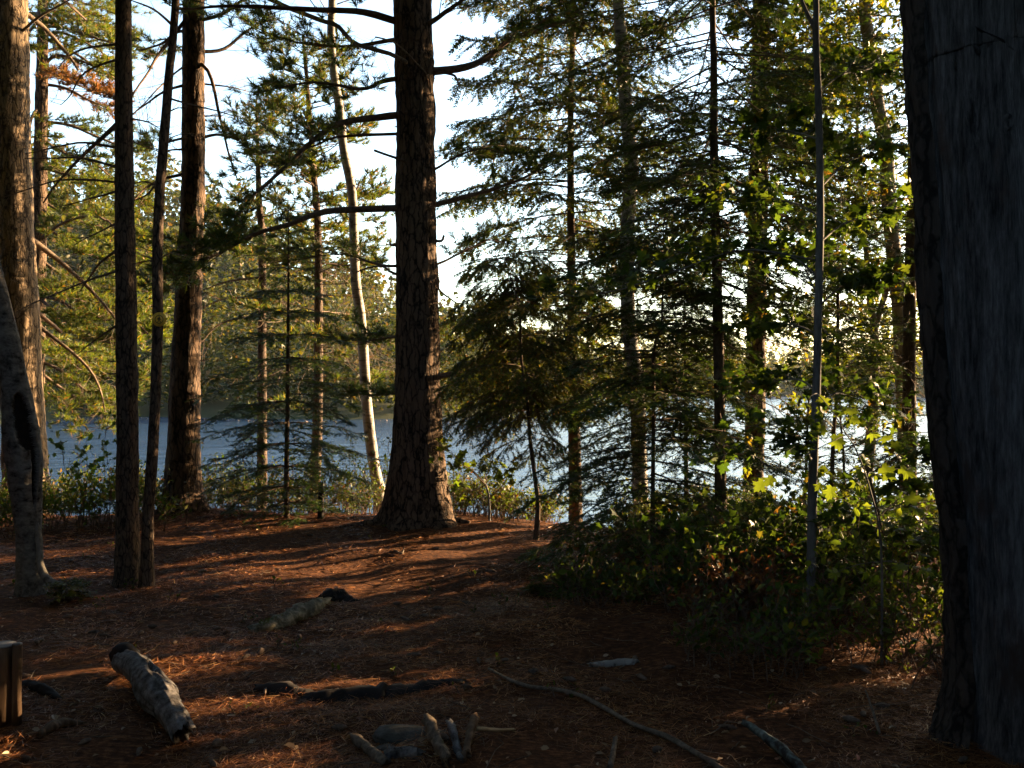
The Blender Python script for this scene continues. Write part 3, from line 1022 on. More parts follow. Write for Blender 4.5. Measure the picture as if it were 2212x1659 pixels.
t5.whorls(9.4, 15.5, 26, (3.6, 1.2), (0.0, .3), 'pine', 'pine', dict(tmpl=TUFT_HUGE, scale=1.4, sub_sp=.3, tw=3, tufts=2, sub_len=.8), .03)
t5.stubs(1.8, 5.0, 6, .08, .008)

# ------------------------------------------------------------------ the centre pine
t6 = Tree("pine_tree", "massive dark pine in the middle, standing on a root mound at the clearing's edge", [(892, 0, 80), (897, 200, 80), (898, 400, 82), (901, 600, 87), (902, 750, 91), (902, 850, 95), (902, 930, 104), (902, 1000, 116), (903, 1070, 132), (905, 1150, 150)], 10.0, 17.0, 'pine_bark', 'plates', 64, 0.035, 0.42, .17, 5)
PN = dict(t0=.3, sub_len=.6)
for px, w, d, o in (([(880, 50), (798, 29), (758, 23), (691, 21), (598, 16), (480, 14), (387, 19)], 17, -.8, dict(t0=.25, sub_len=.75, sub_sp=.16)),
                    ([(880, 80), (838, 88), (771, 99), (718, 100), (640, 90), (560, 70)], 10, .5, dict(t0=.2, sub_len=.7)),
                    ([(885, 165), (824, 176), (798, 189), (766, 191), (736, 184), (660, 178), (600, 190)], 12, -.5, dict(t0=.25, sub_len=.6)),
                    ([(885, 246), (798, 256), (731, 268), (680, 301), (611, 365), (544, 427), (500, 480)], 17, -.7, dict(t0=.25, sub_len=.75, sub_sp=.10)),
                    ([(885, 290), (731, 296), (680, 315), (600, 330), (540, 325)], 8, .6, dict(t0=.3, sub_len=.6)),
                    ([(880, 450), (856, 450), (771, 453), (718, 455), (664, 469), (622, 487), (571, 498), (531, 514), (480, 545), (420, 570), (395, 590)], 18, -.6, dict(t0=.62, sub_len=.8, sub_sp=.045, tw=6, tufts=4)),
                    ([(920, 155), (984, 149), (1038, 133), (1097, 88), (1142, 72), (1195, 56), (1260, 30)], 20, .3, dict(t0=.25, sub_len=.85, sub_sp=.08)),
                    ([(915, 60), (926, 51), (958, 29), (995, 3), (1040, -50)], 14, -.4, dict(t0=.25, sub_len=.95, sub_sp=.07)),
                    ([(918, 452), (950, 440), (1038, 416), (1106, 395), (1155, 373), (1200, 350)], 14, .4, dict(t0=.3, sub_len=.6, sub_sp=.08)),
                    ([(915, 370), (939, 365), (984, 339), (1040, 320), (1090, 330)], 7, -.4, dict(t0=.3, sub_len=.5)),
                    ([(915, 575), (944, 570), (998, 546), (1050, 520), (1090, 525)], 7, .7, dict(t0=.3, sub_len=.45)),
                    ([(885, 570), (846, 575), (805, 568), (740, 550), (650, 560)], 8, .9, dict(t0=.35, sub_len=.5)),
                    ([(885, 725), (850, 728), (800, 735), (770, 745)], 7, .9, dict(t0=.2, sub_len=.35)),
                    ([(885, 845), (850, 850), (810, 855), (785, 850)], 6, .9, dict(t0=.2, sub_len=.35))):
    t6.limb(px, w, w * .22, 'pine', d, opts=o, n=20)
t6.limb([(915, 820), (947, 813), (984, 805), (1032, 781), (1064, 775), (1106, 770), (1185, 773)], 15, 4, 'dead', -.3, mat='twig', opts=dict(n=20, sub_len=.5, tw=4, r=.005, hang=.15))
t6.limb([(935, 300), (931, 187), (904, 139), (851, 93), (811, 80)], 5, 3, 'dead', -.5, opts=dict(n=6, sub_len=.25))
t6.limb([(920, 515), (950, 522), (958, 510)], 9, 5, 'none', -.1, mat='twig')
t6.limb([(880, 525), (852, 530), (842, 526)], 8, 5, 'none', -.1, mat='twig')
t6.limb([(925, 150), (965, 158), (985, 165), (994, 190)], 6, 4, 'none', -.25)
t6.limb([(918, 560), (946, 600), (950, 625), (985, 655)], 7, 3, 'dead', -.4, mat='twig', opts=dict(n=8, sub_len=.3))
t6.limb([(885, 600), (850, 590), (820, 575), (760, 590)], 7, 3, 'dead', .4, mat='twig', opts=dict(n=10, sub_len=.35))
t6.limb([(910, 357), (880, 349), (845, 338), (808, 324)], 7, 5, 'none', -.5)
t6.whorls(9.4, 16.5, 30, (4.0, 1.4), (0.0, .3), 'pine', 'pine', dict(tmpl=TUFT_HUGE, scale=1.4, sub_sp=.3, tw=3, tufts=2, sub_len=.9), .035)
t6.stubs(1.5, 5.2, 8, .05, .01)
# long surface roots
for k, px in enumerate(([(840, 1120, 10.0), (800, 1140, 9.9), (760, 1150, 9.9), (730, 1152, 9.95)], [(950, 1135, 9.9), (985, 1150, 9.8), (1015, 1158, 9.75)], [(890, 1150, 9.75), (880, 1165, 9.6)], [(925, 1140, 9.8), (935, 1165, 9.6), (960, 1180, 9.5)])):
    P = np.array([at(*p) for p in px])
    P[:, 2] = ground_z(P[:, 0], P[:, 1]) + np.linspace(.03, -.01, len(P))
    a = Acc()
    tube(a, resample(P, 12), np.linspace(.05, .018, 12), 8, True, .3)
    a.build("root", M['pine_bark'], t6.root, t6.base, True)

# ------------------------------------------------------------------ trees on the bank behind
t7 = Tree("pine_tree", "slim orange-lit pine on the bank just left of the small fir", [(557, 325, 7), (560, 440, 12), (566, 522, 14), (566, 700, 16), (566, 894, 19), (566, 1060, 21)], 15.5, 6.4, 'thin_bark', 'plates', 20, .08, .2, .1)
for px, w, d in (([(560, 597), (493, 608), (427, 631)], 6, -.5), ([(560, 640), (493, 645), (432, 666)], 5, .3), ([(557, 682), (480, 698), (432, 743)], 6, -.3), ([(566, 560), (600, 540), (640, 545)], 4, .2)):
    t7.limb(px, w, w * .3, 'dead', d, mat='twig', opts=dict(n=9, sub_len=.5, tw=3))
t7.whorls(4.0, 6.2, 14, (1.3, .4), (0.0, .4), 'pine', 'pine', dict(tmpl=TUFT_FAR, sub_sp=.16, sub_len=.45), .014)
t7.stubs(.5, 4.0, 10, .25, .008)

t8 = Tree("pine_tree", "young pine with a tall sunlit open crown, left of the white birch", [(655, 80, 4), (664, 187, 8), (680, 400, 12), (687, 500, 14), (688, 709, 17), (686, 894, 20), (680, 1070, 23)], 15.0, None, 'thin_bark', 'plates', 20, .08, .2, .1)
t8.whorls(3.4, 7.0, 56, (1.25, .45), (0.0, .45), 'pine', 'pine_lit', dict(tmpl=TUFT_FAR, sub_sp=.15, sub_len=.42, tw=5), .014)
t8.whorls(1.8, 3.6, 22, (1.5, 1.2), (-0.15, .1), 'dead', None, dict(n=12, sub_len=.5, tw=4, r=.005), .012, name='dead_branches', matw='dead_twig')
t8.whorls(1.2, 3.0, 7, (1.3, 1.1), (-0.1, .1), 'pine', 'pine_lit', dict(tmpl=TUFT_FAR, sub_sp=.15, sub_len=.45), .012, name='lower_boughs')

t9 = Tree("birch_tree", "slender curving white birch with a sunlit edge, left of the massive centre pine", [(718, 0, 17), (715, 75, 17), (723, 171, 18), (734, 240, 19), (742, 320, 19), (760, 416, 20), (765, 522, 20), (769, 615, 21), (779, 682, 21), (785, 762, 22), (791, 860, 23), (800, 948, 24), (812, 1028, 25), (820, 1068, 27)], 13.0, 9.0, 'birch', 'fine', 20, .07, .15, .1)
t9.limb([(760, 425), (772, 405), (776, 398)], 5, 3, 'none', 0)
t9.whorls(6.6, 9.0, 12, (1.4, .7), (.5, .8), 'broad', 'beech', dict(tmpl=QLEAF, size=.06, n=9, sub_len=.4), .01)
t9.stubs(.8, 5.5, 6, .12, .006)

# small fir in front of the lake
t10 = Tree("fir_tree", "small fir with tiered level branches standing before the lake, left of centre", [(624, 442, 1.5), (623, 530, 3.5), (623, 629, 5), (622, 760, 7.5), (621, 882, 9), (619, 1000, 10.5), (619, 1129, 13)], 10.5, None, 'spruce_bark', 'fine', 12, .08, .3, .06)
tiers = [(470, .14, 4), (505, .22, 4), (545, .30, 5), (590, .42, 5), (630, .5, 6), (680, .62, 6), (725, .72, 6), (775, .85, 6), (815, .95, 6), (865, 1.0, 7), (915, 1.0, 6), (960, 1.0, 7), (1005, .95, 6), (1050, .85, 6), (1085, .8, 6)]
for v, L, n in tiers:
    z = at(0, v, 10.5)[2]
    a0 = U(0, 6.28)
    for k in range(n):
        a = a0 + k * 6.283 / n + RNG.normal(0, .2)
        c, r = t10.c(z + U(-.04, .04))
        d = np.array([math.sin(a), math.cos(a), 0])
        l = L * U(.8, 1.12)
        t = np.linspace(0, 1, 9)[:, None]
        up = .35 if v < 520 else (.12 if v < 760 else .02)
        Q = c + d * l * t + np.array([0, 0, 1.]) * l * (up * t - .22 * t ** 2) + RNG.normal(0, .008, (9, 3)) * t
        t10._limb(Q, np.linspace(.008, .002, 9) * (.5 + .5 * l), 'fir', 'spruce_bark', 'fir', 'branch', dict(sub_len=.30 * l + .06, t0=.12, sub_sp=.07, step=.085))

st = Acc()
b0 = at(693, 1130, 10.55)
b0[2] = gz(b0[0], b0[1]) - .03
tube(st, resample([b0, b0 + np.array([.0, 0, .12]), b0 + np.array([.004, 0, .3]), b0 + np.array([0, 0, .44])], 14), np.array([.042, .038, .034, .034, .033, .036, .034, .032, .033, .031, .031, .030, .031, .028]), 12, True, .25)
o = thing("dead_stump", "thin dark snapped stump post between the small fir and the centre pine", "stump", b0)
st.build("stem", M['dark_log'], o, b0, True)
sp = Acc()
for k in range(4):
    q = b0 + np.array([U(-.02, .02), U(-.02, .02), .43])
    tube(sp, np.array([q, q + np.array([U(-.01, .01), 0, U(.02, .05)])]), np.array([.009, .002]), 4)
sp.build("splinters", M['dark_log'], o, b0)

# sunlit pine out on the left bank, hanging over the water
t11 = Tree("pine_tree", "sunlit yellow-green pine with rusty patches overhanging the water on the left", [(96, -150, 16), (92, 100, 22), (86, 400, 28), (80, 700, 32), (76, 960, 36)], 17.5, 9.0, 'pine_bark', 'plates', 20, .1, .2, .15)
FR = dict(tmpl=TUFT_FAR, sub_sp=.085, sub_len=.7, t0=.12, tw=6, tufts=3)
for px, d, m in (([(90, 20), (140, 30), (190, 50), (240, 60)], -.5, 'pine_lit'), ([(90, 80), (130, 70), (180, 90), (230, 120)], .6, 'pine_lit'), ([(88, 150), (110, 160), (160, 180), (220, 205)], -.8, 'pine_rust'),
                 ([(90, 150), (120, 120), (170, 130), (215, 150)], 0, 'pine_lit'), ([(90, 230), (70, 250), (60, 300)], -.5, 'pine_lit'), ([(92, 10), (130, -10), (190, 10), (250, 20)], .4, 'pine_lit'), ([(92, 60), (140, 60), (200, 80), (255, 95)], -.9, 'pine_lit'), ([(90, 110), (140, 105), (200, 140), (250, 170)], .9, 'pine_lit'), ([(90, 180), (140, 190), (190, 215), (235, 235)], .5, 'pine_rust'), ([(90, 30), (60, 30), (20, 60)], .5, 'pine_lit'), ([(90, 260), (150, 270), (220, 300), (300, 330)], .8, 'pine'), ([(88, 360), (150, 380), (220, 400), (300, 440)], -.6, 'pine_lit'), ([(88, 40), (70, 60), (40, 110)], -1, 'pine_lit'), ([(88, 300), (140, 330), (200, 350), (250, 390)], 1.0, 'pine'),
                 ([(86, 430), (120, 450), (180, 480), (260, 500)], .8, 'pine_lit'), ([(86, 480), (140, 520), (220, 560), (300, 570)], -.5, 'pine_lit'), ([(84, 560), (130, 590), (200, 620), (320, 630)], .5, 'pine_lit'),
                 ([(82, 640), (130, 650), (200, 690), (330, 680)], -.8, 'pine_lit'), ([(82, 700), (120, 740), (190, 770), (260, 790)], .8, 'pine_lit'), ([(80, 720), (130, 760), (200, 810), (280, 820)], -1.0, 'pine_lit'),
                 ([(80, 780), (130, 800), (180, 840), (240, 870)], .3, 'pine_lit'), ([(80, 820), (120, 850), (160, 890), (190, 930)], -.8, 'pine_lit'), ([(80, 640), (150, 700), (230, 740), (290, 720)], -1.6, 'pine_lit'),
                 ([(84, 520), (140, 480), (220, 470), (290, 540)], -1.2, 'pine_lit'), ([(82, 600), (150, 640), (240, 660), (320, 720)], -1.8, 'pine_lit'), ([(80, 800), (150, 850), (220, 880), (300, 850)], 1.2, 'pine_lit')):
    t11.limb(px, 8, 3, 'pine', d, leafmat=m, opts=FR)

# ------------------------------------------------------------------ right of the centre pine
t12 = Tree("hemlock_tree", "leaning young hemlock with feathery drooping sprays, just right of the centre pine", [(1089, 562, 2), (1113, 629, 3.5), (1123, 682, 5), (1126, 775, 6), (1139, 869, 7), (1145, 948, 8), (1155, 1028, 9.5), (1162, 1094, 10.5), (1155, 1174, 14)], 9.3, None, 'spruce_bark', 'fine', 12, .07, .4, .06)
t12.whorls(1.3, 2.9, 56, (1.05, .45), (.12, .2), 'fir', 'hemlock', dict(tmpl=HEM, sub_len=.42, sub_sp=.05, droop=-.45, t0=.15, step=.06), .007, curve=-.38)

t12.whorls(.95, 1.3, 7, (.55, .6), (.0, .1), 'fir', 'hemlock', dict(tmpl=HEM, sub_len=.36, sub_sp=.055, droop=-.5, t0=.2, step=.06), .006, curve=-.4, name='lower_sprays')

t13 = Tree("maple_sapling", "light green maple sapling beside the centre pine's roots, above the bank", [(995, 998, 2), (1030, 1025, 3), (1054, 1062, 4.5), (1058, 1148, 6)], 9.9, None, 'maple_bark', 'fine', 8, .05, .2, .03)
for px, d in (([(1054, 1062), (1050, 1030), (1062, 1000)], .2), ([(1030, 1025), (990, 990), (955, 965)], -.2), ([(1045, 1050), (1020, 1060), (985, 1045)], .15), ([(1056, 1080), (1085, 1050), (1100, 1020)], -.15), ([(1050, 1050), (1010, 1010), (975, 1000)], -.3)):
    t13.limb(px, 3, 1.5, 'broad', d, leafmat='bright', name='branch', opts=dict(tmpl=MAPLE, size=.075, n=6, sub_len=.16, tw=2, leaves=3, t0=.35))

t14 = Tree("hemlock_tree", "reddish straight-trunked hemlock behind the dark fir, right of the leaning hemlock", [(1238, 53, 11), (1233, 213, 13), (1233, 442, 16), (1236, 700, 21), (1241, 974, 27), (1243, 1120, 30)], 12.0, 11.0, 'spruce_bark', 'fine', 18, .08, .2, .1)
t14.whorls(1.3, 6.9, 122, (1.9, 1.6), (.05, .15), 'fir', 'hemlock', dict(tmpl=HEM, sub_len=.6, sub_sp=.085, droop=-.35, t0=.15, scale=1.6, tw=5), .013, curve=-.22)
t14.whorls(7.3, 10.6, 22, (1.7, .5), (.05, .15), 'fir', 'hemlock', dict(tmpl=FIR_BIG, sub_len=.6, sub_sp=.2, scale=1.0, tw=2, step=.3), .016, curve=-.2, name='upper_crown')

t15 = Tree("birch_tree", "grey-white birch trunk with a bright sunlit edge, rising through the dark fir boughs", [(1335, 0, 24), (1342, 80, 27), (1347, 160, 28), (1355, 267, 29), (1364, 347, 30), (1360, 427, 30), (1354, 520, 30), (1356, 655, 31), (1361, 735, 31), (1375, 830, 32), (1381, 1001, 33), (1386, 1170, 36)], 10.3, 10.0, 'birch', 'fine', 26, .06, .2, .1)
t15.whorls(6.2, 9.8, 14, (1.5, .7), (.5, .8), 'broad', 'beech', dict(tmpl=QLEAF, size=.065, n=10, sub_len=.45), .012)
t15.stubs(1.0, 5.0, 5, .1, .007)

t16 = Tree("fir_tree", "dark shaded fir with a thin black stem, its boughs sweeping down before the birch", [(1432, 560, 3), (1431, 650, 4), (1428, 700, 5), (1412, 762, 7), (1412, 869, 8), (1411, 974, 9), (1410, 1090, 10), (1409, 1205, 13)], 8.2, 4.2, 'spruce_bark', 'fine', 12, .06, .4, .06, topw=.002)
t16.whorls(.2, 4.1, 118, (1.4, .45), (-.05, .25), 'fir', 'fir', dict(tmpl=FIR, sub_len=.42, sub_sp=.06, t0=.15, droop=-.15, tw=5), .009, curve=-.28)

t16b = Tree("fir_tree", "bushy young fir filling the gap behind the straight spruce's foot", [(1478, 700, 3), (1480, 800, 6), (1482, 1000, 9), (1482, 1150, 12)], 9.5, 2.9, 'spruce_bark', 'fine', 10, .08, .3, .06, topw=.002)
t16b.whorls(1.1, 2.8, 52, (1.15, .2), (-.05, .25), 'fir', 'hemlock', dict(tmpl=FIR, sub_len=.42, sub_sp=.07, t0=.12, droop=-.15, tw=4, scale=1.2), .008, curve=-.25)

t17 = Tree("spruce_tree", "straight dark spruce on the right with long bare drooping side twigs", [(1539, 0, 13), (1542, 133, 15), (1542, 267, 17), (1544, 427, 19), (1547, 520, 21), (1551, 700, 22), (1554, 869, 23), (1556, 1028, 25), (1558, 1225, 30)], 8.0, 9.5, 'spruce_bark', 'fine', 20, .06, .4, .08)
t17.whorls(2.3, 5.5, 80, (1.5, 1.7), (-.35, -.1), 'fir', 'fir', dict(tmpl=FIR, sub_len=.42, sub_sp=.08, t0=.3, droop=-.2, dens=.95, tw=4), .009, curve=-.05)
t17.whorls(1.2, 4.2, 30, (1.0, 1.3), (-.5, -.2), 'dead', None, dict(n=9, sub_len=.3, tw=3, r=.003), .008, curve=.0, name='dead_branches', matw='twig')
t17.whorls(5.7, 9.3, 24, (1.7, .4), (-.1, .1), 'fir', 'fir', dict(tmpl=FIR_BIG, sub_len=.6, sub_sp=.2, tw=2, step=.3), .014, curve=-.1, name='upper_crown')

t18 = Tree("pine_tree", "stout dark trunk wrapped in bare twigs, right of the straight spruce", [(1644, 0, 33), (1643, 140, 34), (1641, 280, 36), (1638, 442, 38), (1634, 638, 39), (1632, 862, 40), (1628, 1000, 41), (1627, 1100, 44)], 11.6, 13.0, 'pine_bark', 'plates', 30, .06, .2, .15)
t18.whorls(2.2, 5.6, 44, (1.1, 1.3), (-.2, .1), 'dead', None, dict(n=10, sub_len=.45, tw=4, r=.0035), .010, name='dead_branches', matw='twig')
t18.whorls(3.5, 7.2, 70, (1.8, 1.9), (-.15, .1), 'fir', 'fir', dict(tmpl=FIR, sub_len=.55, sub_sp=.09, t0=.2, scale=1.5), .014, curve=-.1)
t18.whorls(7.6, 12.6, 22, (2.0, .6), (-.1, .1), 'fir', 'fir', dict(tmpl=FIR_BIG, sub_len=.7, sub_sp=.2, tw=2, step=.3), .018, curve=-.1, name='upper_crown')

t19 = Tree("maple_sapling", "slim blue-grey maple sapling with a forked top, nearest stem among the right-hand shrubs", [(1763, 0, 12), (1762, 56, 14), (1765, 140, 14), (1769, 252, 15), (1772, 434, 16), (1770, 560, 17), (1767, 700, 17), (1763, 862, 18), (1757, 1000, 19), (1754, 1130, 20), (1752, 1261, 21), (1750, 1357, 24)], 6.1, 6.0, 'maple_bark', 'fine', 16, .06, .3, .05)
t19.limb([(1763, 70), (1745, 30), (1733, 0), (1715, -60)], 10, 6, 'broad', .1, mat='maple_bark', leafmat='maple', opts=dict(tmpl=MAPLE, size=.085, n=7, sub_len=.4, t0=.4))
MP = dict(tmpl=MAPLE, size=.075, n=12, sub_len=.36, tw=4, leaves=4, t0=.25)
for px, d in (([(1768, 300), (1720, 285), (1660, 270)], .7), ([(1770, 470), (1720, 440), (1640, 430), (1580, 440)], .8), ([(1770, 600), (1720, 560), (1640, 540), (1520, 545)], .6), ([(1768, 640), (1745, 590), (1735, 560)], .4),
              ([(1766, 720), (1710, 700), (1620, 700)], 1.2), ([(1770, 520), (1830, 480), (1900, 470)], .9), ([(1768, 660), (1820, 620), (1890, 610)], -.3), ([(1772, 400), (1830, 350), (1890, 330)], 1.0),
              ([(1764, 840), (1720, 820), (1650, 830)], .6), ([(1762, 880), (1810, 850), (1880, 880)], 1.0), ([(1768, 200), (1820, 160), (1880, 150)], .9), ([(1760, 960), (1720, 940), (1680, 960)], -.3), ([(1770, 560), (1600, 540), (1420, 600), (1280, 640), (1180, 640)], 0.3)):
    t19.limb(px, 5, 2, 'broad', d, mat='maple_bark', leafmat='maple', name='branch', opts=MP)

t20 = Tree("beech_tree", "pale grey leaning beech trunk high on the right, beside the big dead trunk", [(1866, -20, 24), (1870, 42, 25), (1884, 134, 27), (1895, 224, 28), (1913, 322, 30), (1920, 442, 31), (1934, 582, 31), (1944, 694, 31), (1950, 834, 32), (1956, 960, 33), (1960, 1080, 35)], 10.5, 9.5, 'grey_bark', 'fine', 24, .07, .2, .1)
t20.whorls(1.6, 7.5, 66, (1.6, 1.6), (.1, .5), 'broad', 'beech', dict(tmpl=QLEAF, size=.085, n=11, sub_len=.5, tw=4, leaves=5, t0=.2), .009)
t20.whorls(7.0, 9.6, 20, (1.8, .8), (.3, .7), 'broad', 'beech', dict(tmpl=QLEAF, size=.11, n=12, sub_len=.6, tw=4, leaves=5), .012, name='upper_crown')

t21 = Tree("spruce_tree", "dark spruce trunk with a sunlit rim, last trunk before the big dead trunk", [(1970, 200, 18), (1972, 350, 21), (1971, 442, 22), (1966, 610, 25), (1964, 750, 26), (1964, 862, 27), (1965, 1065, 31), (1968, 1240, 36)], 8.6, 8.5, 'spruce_bark', 'fine', 22, .06, .3, .08)
t21.whorls(.9, 3.6, 34, (.8, .9), (-.1, .1), 'dead', None, dict(n=8, sub_len=.3, tw=3, r=.003), .007, name='dead_branches', matw='twig')
t21.whorls(1.0, 5.4, 52, (1.0, 1.1), (-.15, .05), 'fir', 'fir', dict(tmpl=FIR, sub_len=.35, sub_sp=.08, t0=.3, dens=.85), .008, curve=-.1)
t21.whorls(5.8, 8.4, 18, (1.4, .4), (-.1, .1), 'fir', 'fir', dict(tmpl=FIR_BIG, sub_len=.6, sub_sp=.2, tw=2, step=.3), .012, curve=-.1, name='upper_crown')

t22 = Tree("maple_tree", "trunk forking into a narrow Y above the right-hand shrubs", [(1876, 596, 12), (1879, 652, 14), (1888, 702, 17), (1888, 760, 20), (1887, 869, 22), (1873, 1037, 24), (1867, 1149, 27)], 11.2, 5.5, 'maple_bark', 'fine', 16, .07, .2, .08)
t22.limb([(1889, 712), (1907, 652), (1921, 596), (1935, 500)], 16, 9, 'broad', .1, mat='maple_bark', leafmat='beech', opts=dict(tmpl=QLEAF, size=.08, n=8, sub_len=.5, t0=.4), label="right fork of the Y")
t22.whorls(1.0, 5.4, 36, (1.1, 1.2), (.1, .5), 'broad', 'beech', dict(tmpl=QLEAF, size=.085, n=9, sub_len=.45, tw=4, leaves=4), .008)

# thin stems
for name, px, D, label, lf in (("fir_sapling", [(1810, 520, 3), (1810, 568, 5), (1810, 722, 7), (1807, 862, 8), (1800, 953, 9), (1789, 1177, 11)], 8.0, "thin black fir sapling right of the blue-grey maple stem", 'fir'),
                               ("maple_sapling", [(1748, 860, 4), (1744, 925, 5), (1734, 1149, 7)], 8.6, "pencil-thin dark stem just left of the blue-grey maple sapling", None),
                               ("maple_sapling", [(1815, 900, 4), (1823, 1009, 6), (1825, 1177, 8)], 8.8, "short thin dark stem between the black fir sapling and the Y-forked trunk", None),
                               ("maple_sapling", [(1870, 1000, 4), (1887, 1065, 6), (1904, 1149, 8), (1918, 1219, 9), (1923, 1330, 11)], 6.4, "slanting dark maple stem rising from the bright shrubs on the right", 'maple'),
                               ("fir_sapling", [(2044, 900, 4), (2041, 1037, 7), (2033, 1275, 9)], 7.0, "thin dark stem close against the left side of the big dead trunk", 'fir2')):
    t = Tree(name, label, px, D, None, 'spruce_bark', 'fine', 10, .07, .3, .05, cat="sapling")
    zt = t.C[-1][2]
    if lf == 'fir':
        t.whorls(.8, zt - .05, 22, (.7, .15), (-.05, .2), 'fir', 'fir', dict(tmpl=FIR, sub_len=.3, sub_sp=.07), .006, curve=-.15)
    elif lf == 'fir2':
        t.whorls(.2, zt - .05, 24, (.75, .3), (-.1, .1), 'fir', 'fir', dict(tmpl=FIR, sub_len=.3, sub_sp=.07, t0=.4), .006, curve=-.1)
    elif lf == 'maple':
        t.whorls(.3, zt, 9, (.45, .3), (.2, .5), 'broad', 'maple', dict(tmpl=MAPLE, size=.08, n=5, sub_len=.22, tw=2, leaves=3), .004)
    else:
        t.whorls(.6, zt, 7, (.4, .3), (.2, .5), 'broad', 'shrub', dict(tmpl=OVAL, size=.055, n=5, sub_len=.22, tw=2, leaves=3), .004)

# the big dead trunk close by on the right
t25 = Tree("dead_tree", "huge weathered barkless trunk filling the right edge of the picture", [(2084, -20, 246), (2096, 150, 250), (2112, 350, 256), (2130, 600, 262), (2150, 850, 268), (2174, 1050, 276), (2196, 1250, 286), (2214, 1450, 300), (2225, 1600, 320), (2228, 1680, 330)], 4.15, 8.5, 'dead_trunk', 'dead', 110, .03, .2, .16, 6)

# a strip of old bark still clinging to the left side of the dead trunk
def bark_strip():
    V, T = [], []
    zs = np.linspace(-.02, 3.6, 150)
    k = 14
    for i, z in enumerate(zs):
        c, r = t25.c(z)
        fl = 1 + .30 * math.exp(-max(z, 0) / .18)
        for j in range(k):
            e = j / (k - 1)
            wig = .10 * float(vnoise(np.array([0., 4.4, z * 1.7]))) + .04 * float(vnoise(np.array([3., 1.4, z * 7])))
            a = math.radians(186) + (e - .5) * (.62 + .9 * abs(wig)) + wig * .8
            edge = 1 - abs(2 * e - 1) ** 4
            rr = (r + .004 + .024 * edge + .010 * float(vnoise(np.array([a * 9, 1.0, z * 6]))) + .006 * float(vnoise(np.array([a * 30, 1.0, z * 22]))) ) * fl
            V.append([c[0] + rr * math.cos(a), c[1] + rr * math.sin(a), z])
    for i in range(len(zs) - 1):
        for j in range(k - 1):
            a = i * k + j
            T += [[a, a + 1, a + k + 1], [a, a + k + 1, a + k]]
    o = build("bark_strip", np.array(V), np.array(T), M['dark_bark'], t25.root, t25.base, True)
    o["label"] = "strip of dark rough bark clinging along the trunk's left side"


bark_strip()


def dead_trunk_details():
    for u, v, r in ((2128, 668, .035), (2175, 905, .022), (2110, 300, .02), (2160, 1180, .03)):
        p = at(u, v, 4.15)
        c, rr = t25.c(p[2])
        dx = p[0] - c[0]
        y = c[1] - math.sqrt(max(rr ** 2 - dx ** 2, .001))
        k = 14
        a = np.linspace(0, 2 * np.pi, k, endpoint=False)
        V, T = [], []
        for i, (f, dep) in enumerate(((1.5, .012), (1.05, -.012), (.7, -.010), (.35, .012), (.0, .02))):
            for q in a:
                V.append([p[0] + r * f * math.cos(q) * (1 + .2 * math.sin(3 * q)), y + dep + .3 * abs(r * f * math.cos(q)), p[2] + 1.5 * r * f * math.sin(q)])
        for i in range(4):
            for j in range(k):
                b, d = i * k + j, i * k + (j + 1) % k
                T += [[b, d, d + k], [b, d + k, b + k]]
        build("knot", np.array(V), np.array(T), M['dead_trunk'], t25.root, t25.base, True)


dead_trunk_details()

# ------------------------------------------------------------------ trail marker on the thin pine
def marker():
    c3, r3 = t4.c(at(343, 690, 7.55)[2])
    ctr = np.array([at(343.5, 690, 7.55 - r3 - .012)[0], c3[1] - r3 - .010, at(0, 690, 7.5)[2]])
    root = thing("trail_marker", "round yellow trail disc with a hiker symbol, nailed to the thin curved pine", "marker", ctr)

    def flat(name, polys, y0, y1, mat):
        a = Acc()
        for P in polys:
            P = np.array(P)
            n = len(P)
            V = np.vstack([np.c_[P[:, 0], np.full(n, y0), P[:, 1]], np.c_[P[:, 0], np.full(n, y1), P[:, 1]]])
            T = [[0, i, i + 1] for i in range(1, n - 1)] + [[n, n + i + 1, n + i] for i in range(1, n - 1)]
            for i in range(n):
                j = (i + 1) % n
                T += [[i, n + i, n + j], [i, n + j, j]]
            a.add(V, np.array(T))
        return a.build(name, M[mat], root)
    R = .058
    th = np.linspace(0, 2 * np.pi, 40, endpoint=False)
    m, nt, bs = new_mat("yellow marker paint")
    nt.links.new(ramp(nt, noise(nt, coords(nt, 30, 30, 30), 1.5, 5), [(.3, (.80, .44, .05)), (.6, (.90, .56, .07)), (.8, (.92, .62, .12))]), bs.inputs["Base Color"])
    bs.inputs["Roughness"].default_value = .45
    M['marker_yellow'] = m
    m, nt, bs = new_mat("black marker print")
    bs.inputs["Base Color"].default_value = (.025, .018, .012, 1)
    M['marker_black'] = m
    flat("disc", [np.c_[R * np.cos(th), R * np.sin(th)]], 0, .004, 'marker_yellow')
    ring = []
    for i in range(40):
        a, b = th[i], th[(i + 1) % 40]
        ring.append([(.035 * math.cos(a), .035 * math.sin(a)), (.035 * math.cos(b), .035 * math.sin(b)), (.030 * math.cos(b), .030 * math.sin(b)), (.030 * math.cos(a), .030 * math.sin(a))])
    hub = [[(.006 * math.cos(x) + .001, .006 * math.sin(x) + .018) for x in th[::4]]]
    fig = [[(-.006, .012), (.006, .012), (.005, -.006), (-.004, -.006)], [(-.004, -.005), (.001, -.005), (-.010, -.026), (-.015, -.024)], [(.000, -.005), (.005, -.005), (.016, -.024), (.011, -.026)],
           [(-.013, .011), (-.006, .012), (-.006, -.003), (-.014, -.001)], [(.005, .010), (.017, .000), (.015, -.004), (.005, .004)]]
    flat("symbol", ring + hub + fig, -.0012, .0, 'marker_black')
    flat("tick", [[(-.003, .040), (.003, .040), (.003, .046), (-.003, .046)]], -.0012, 0, 'marker_black')
    flat("tick", [[(-.004, -.043), (.004, -.043), (.0, -.050)]], -.0012, 0, 'marker_black')


marker()

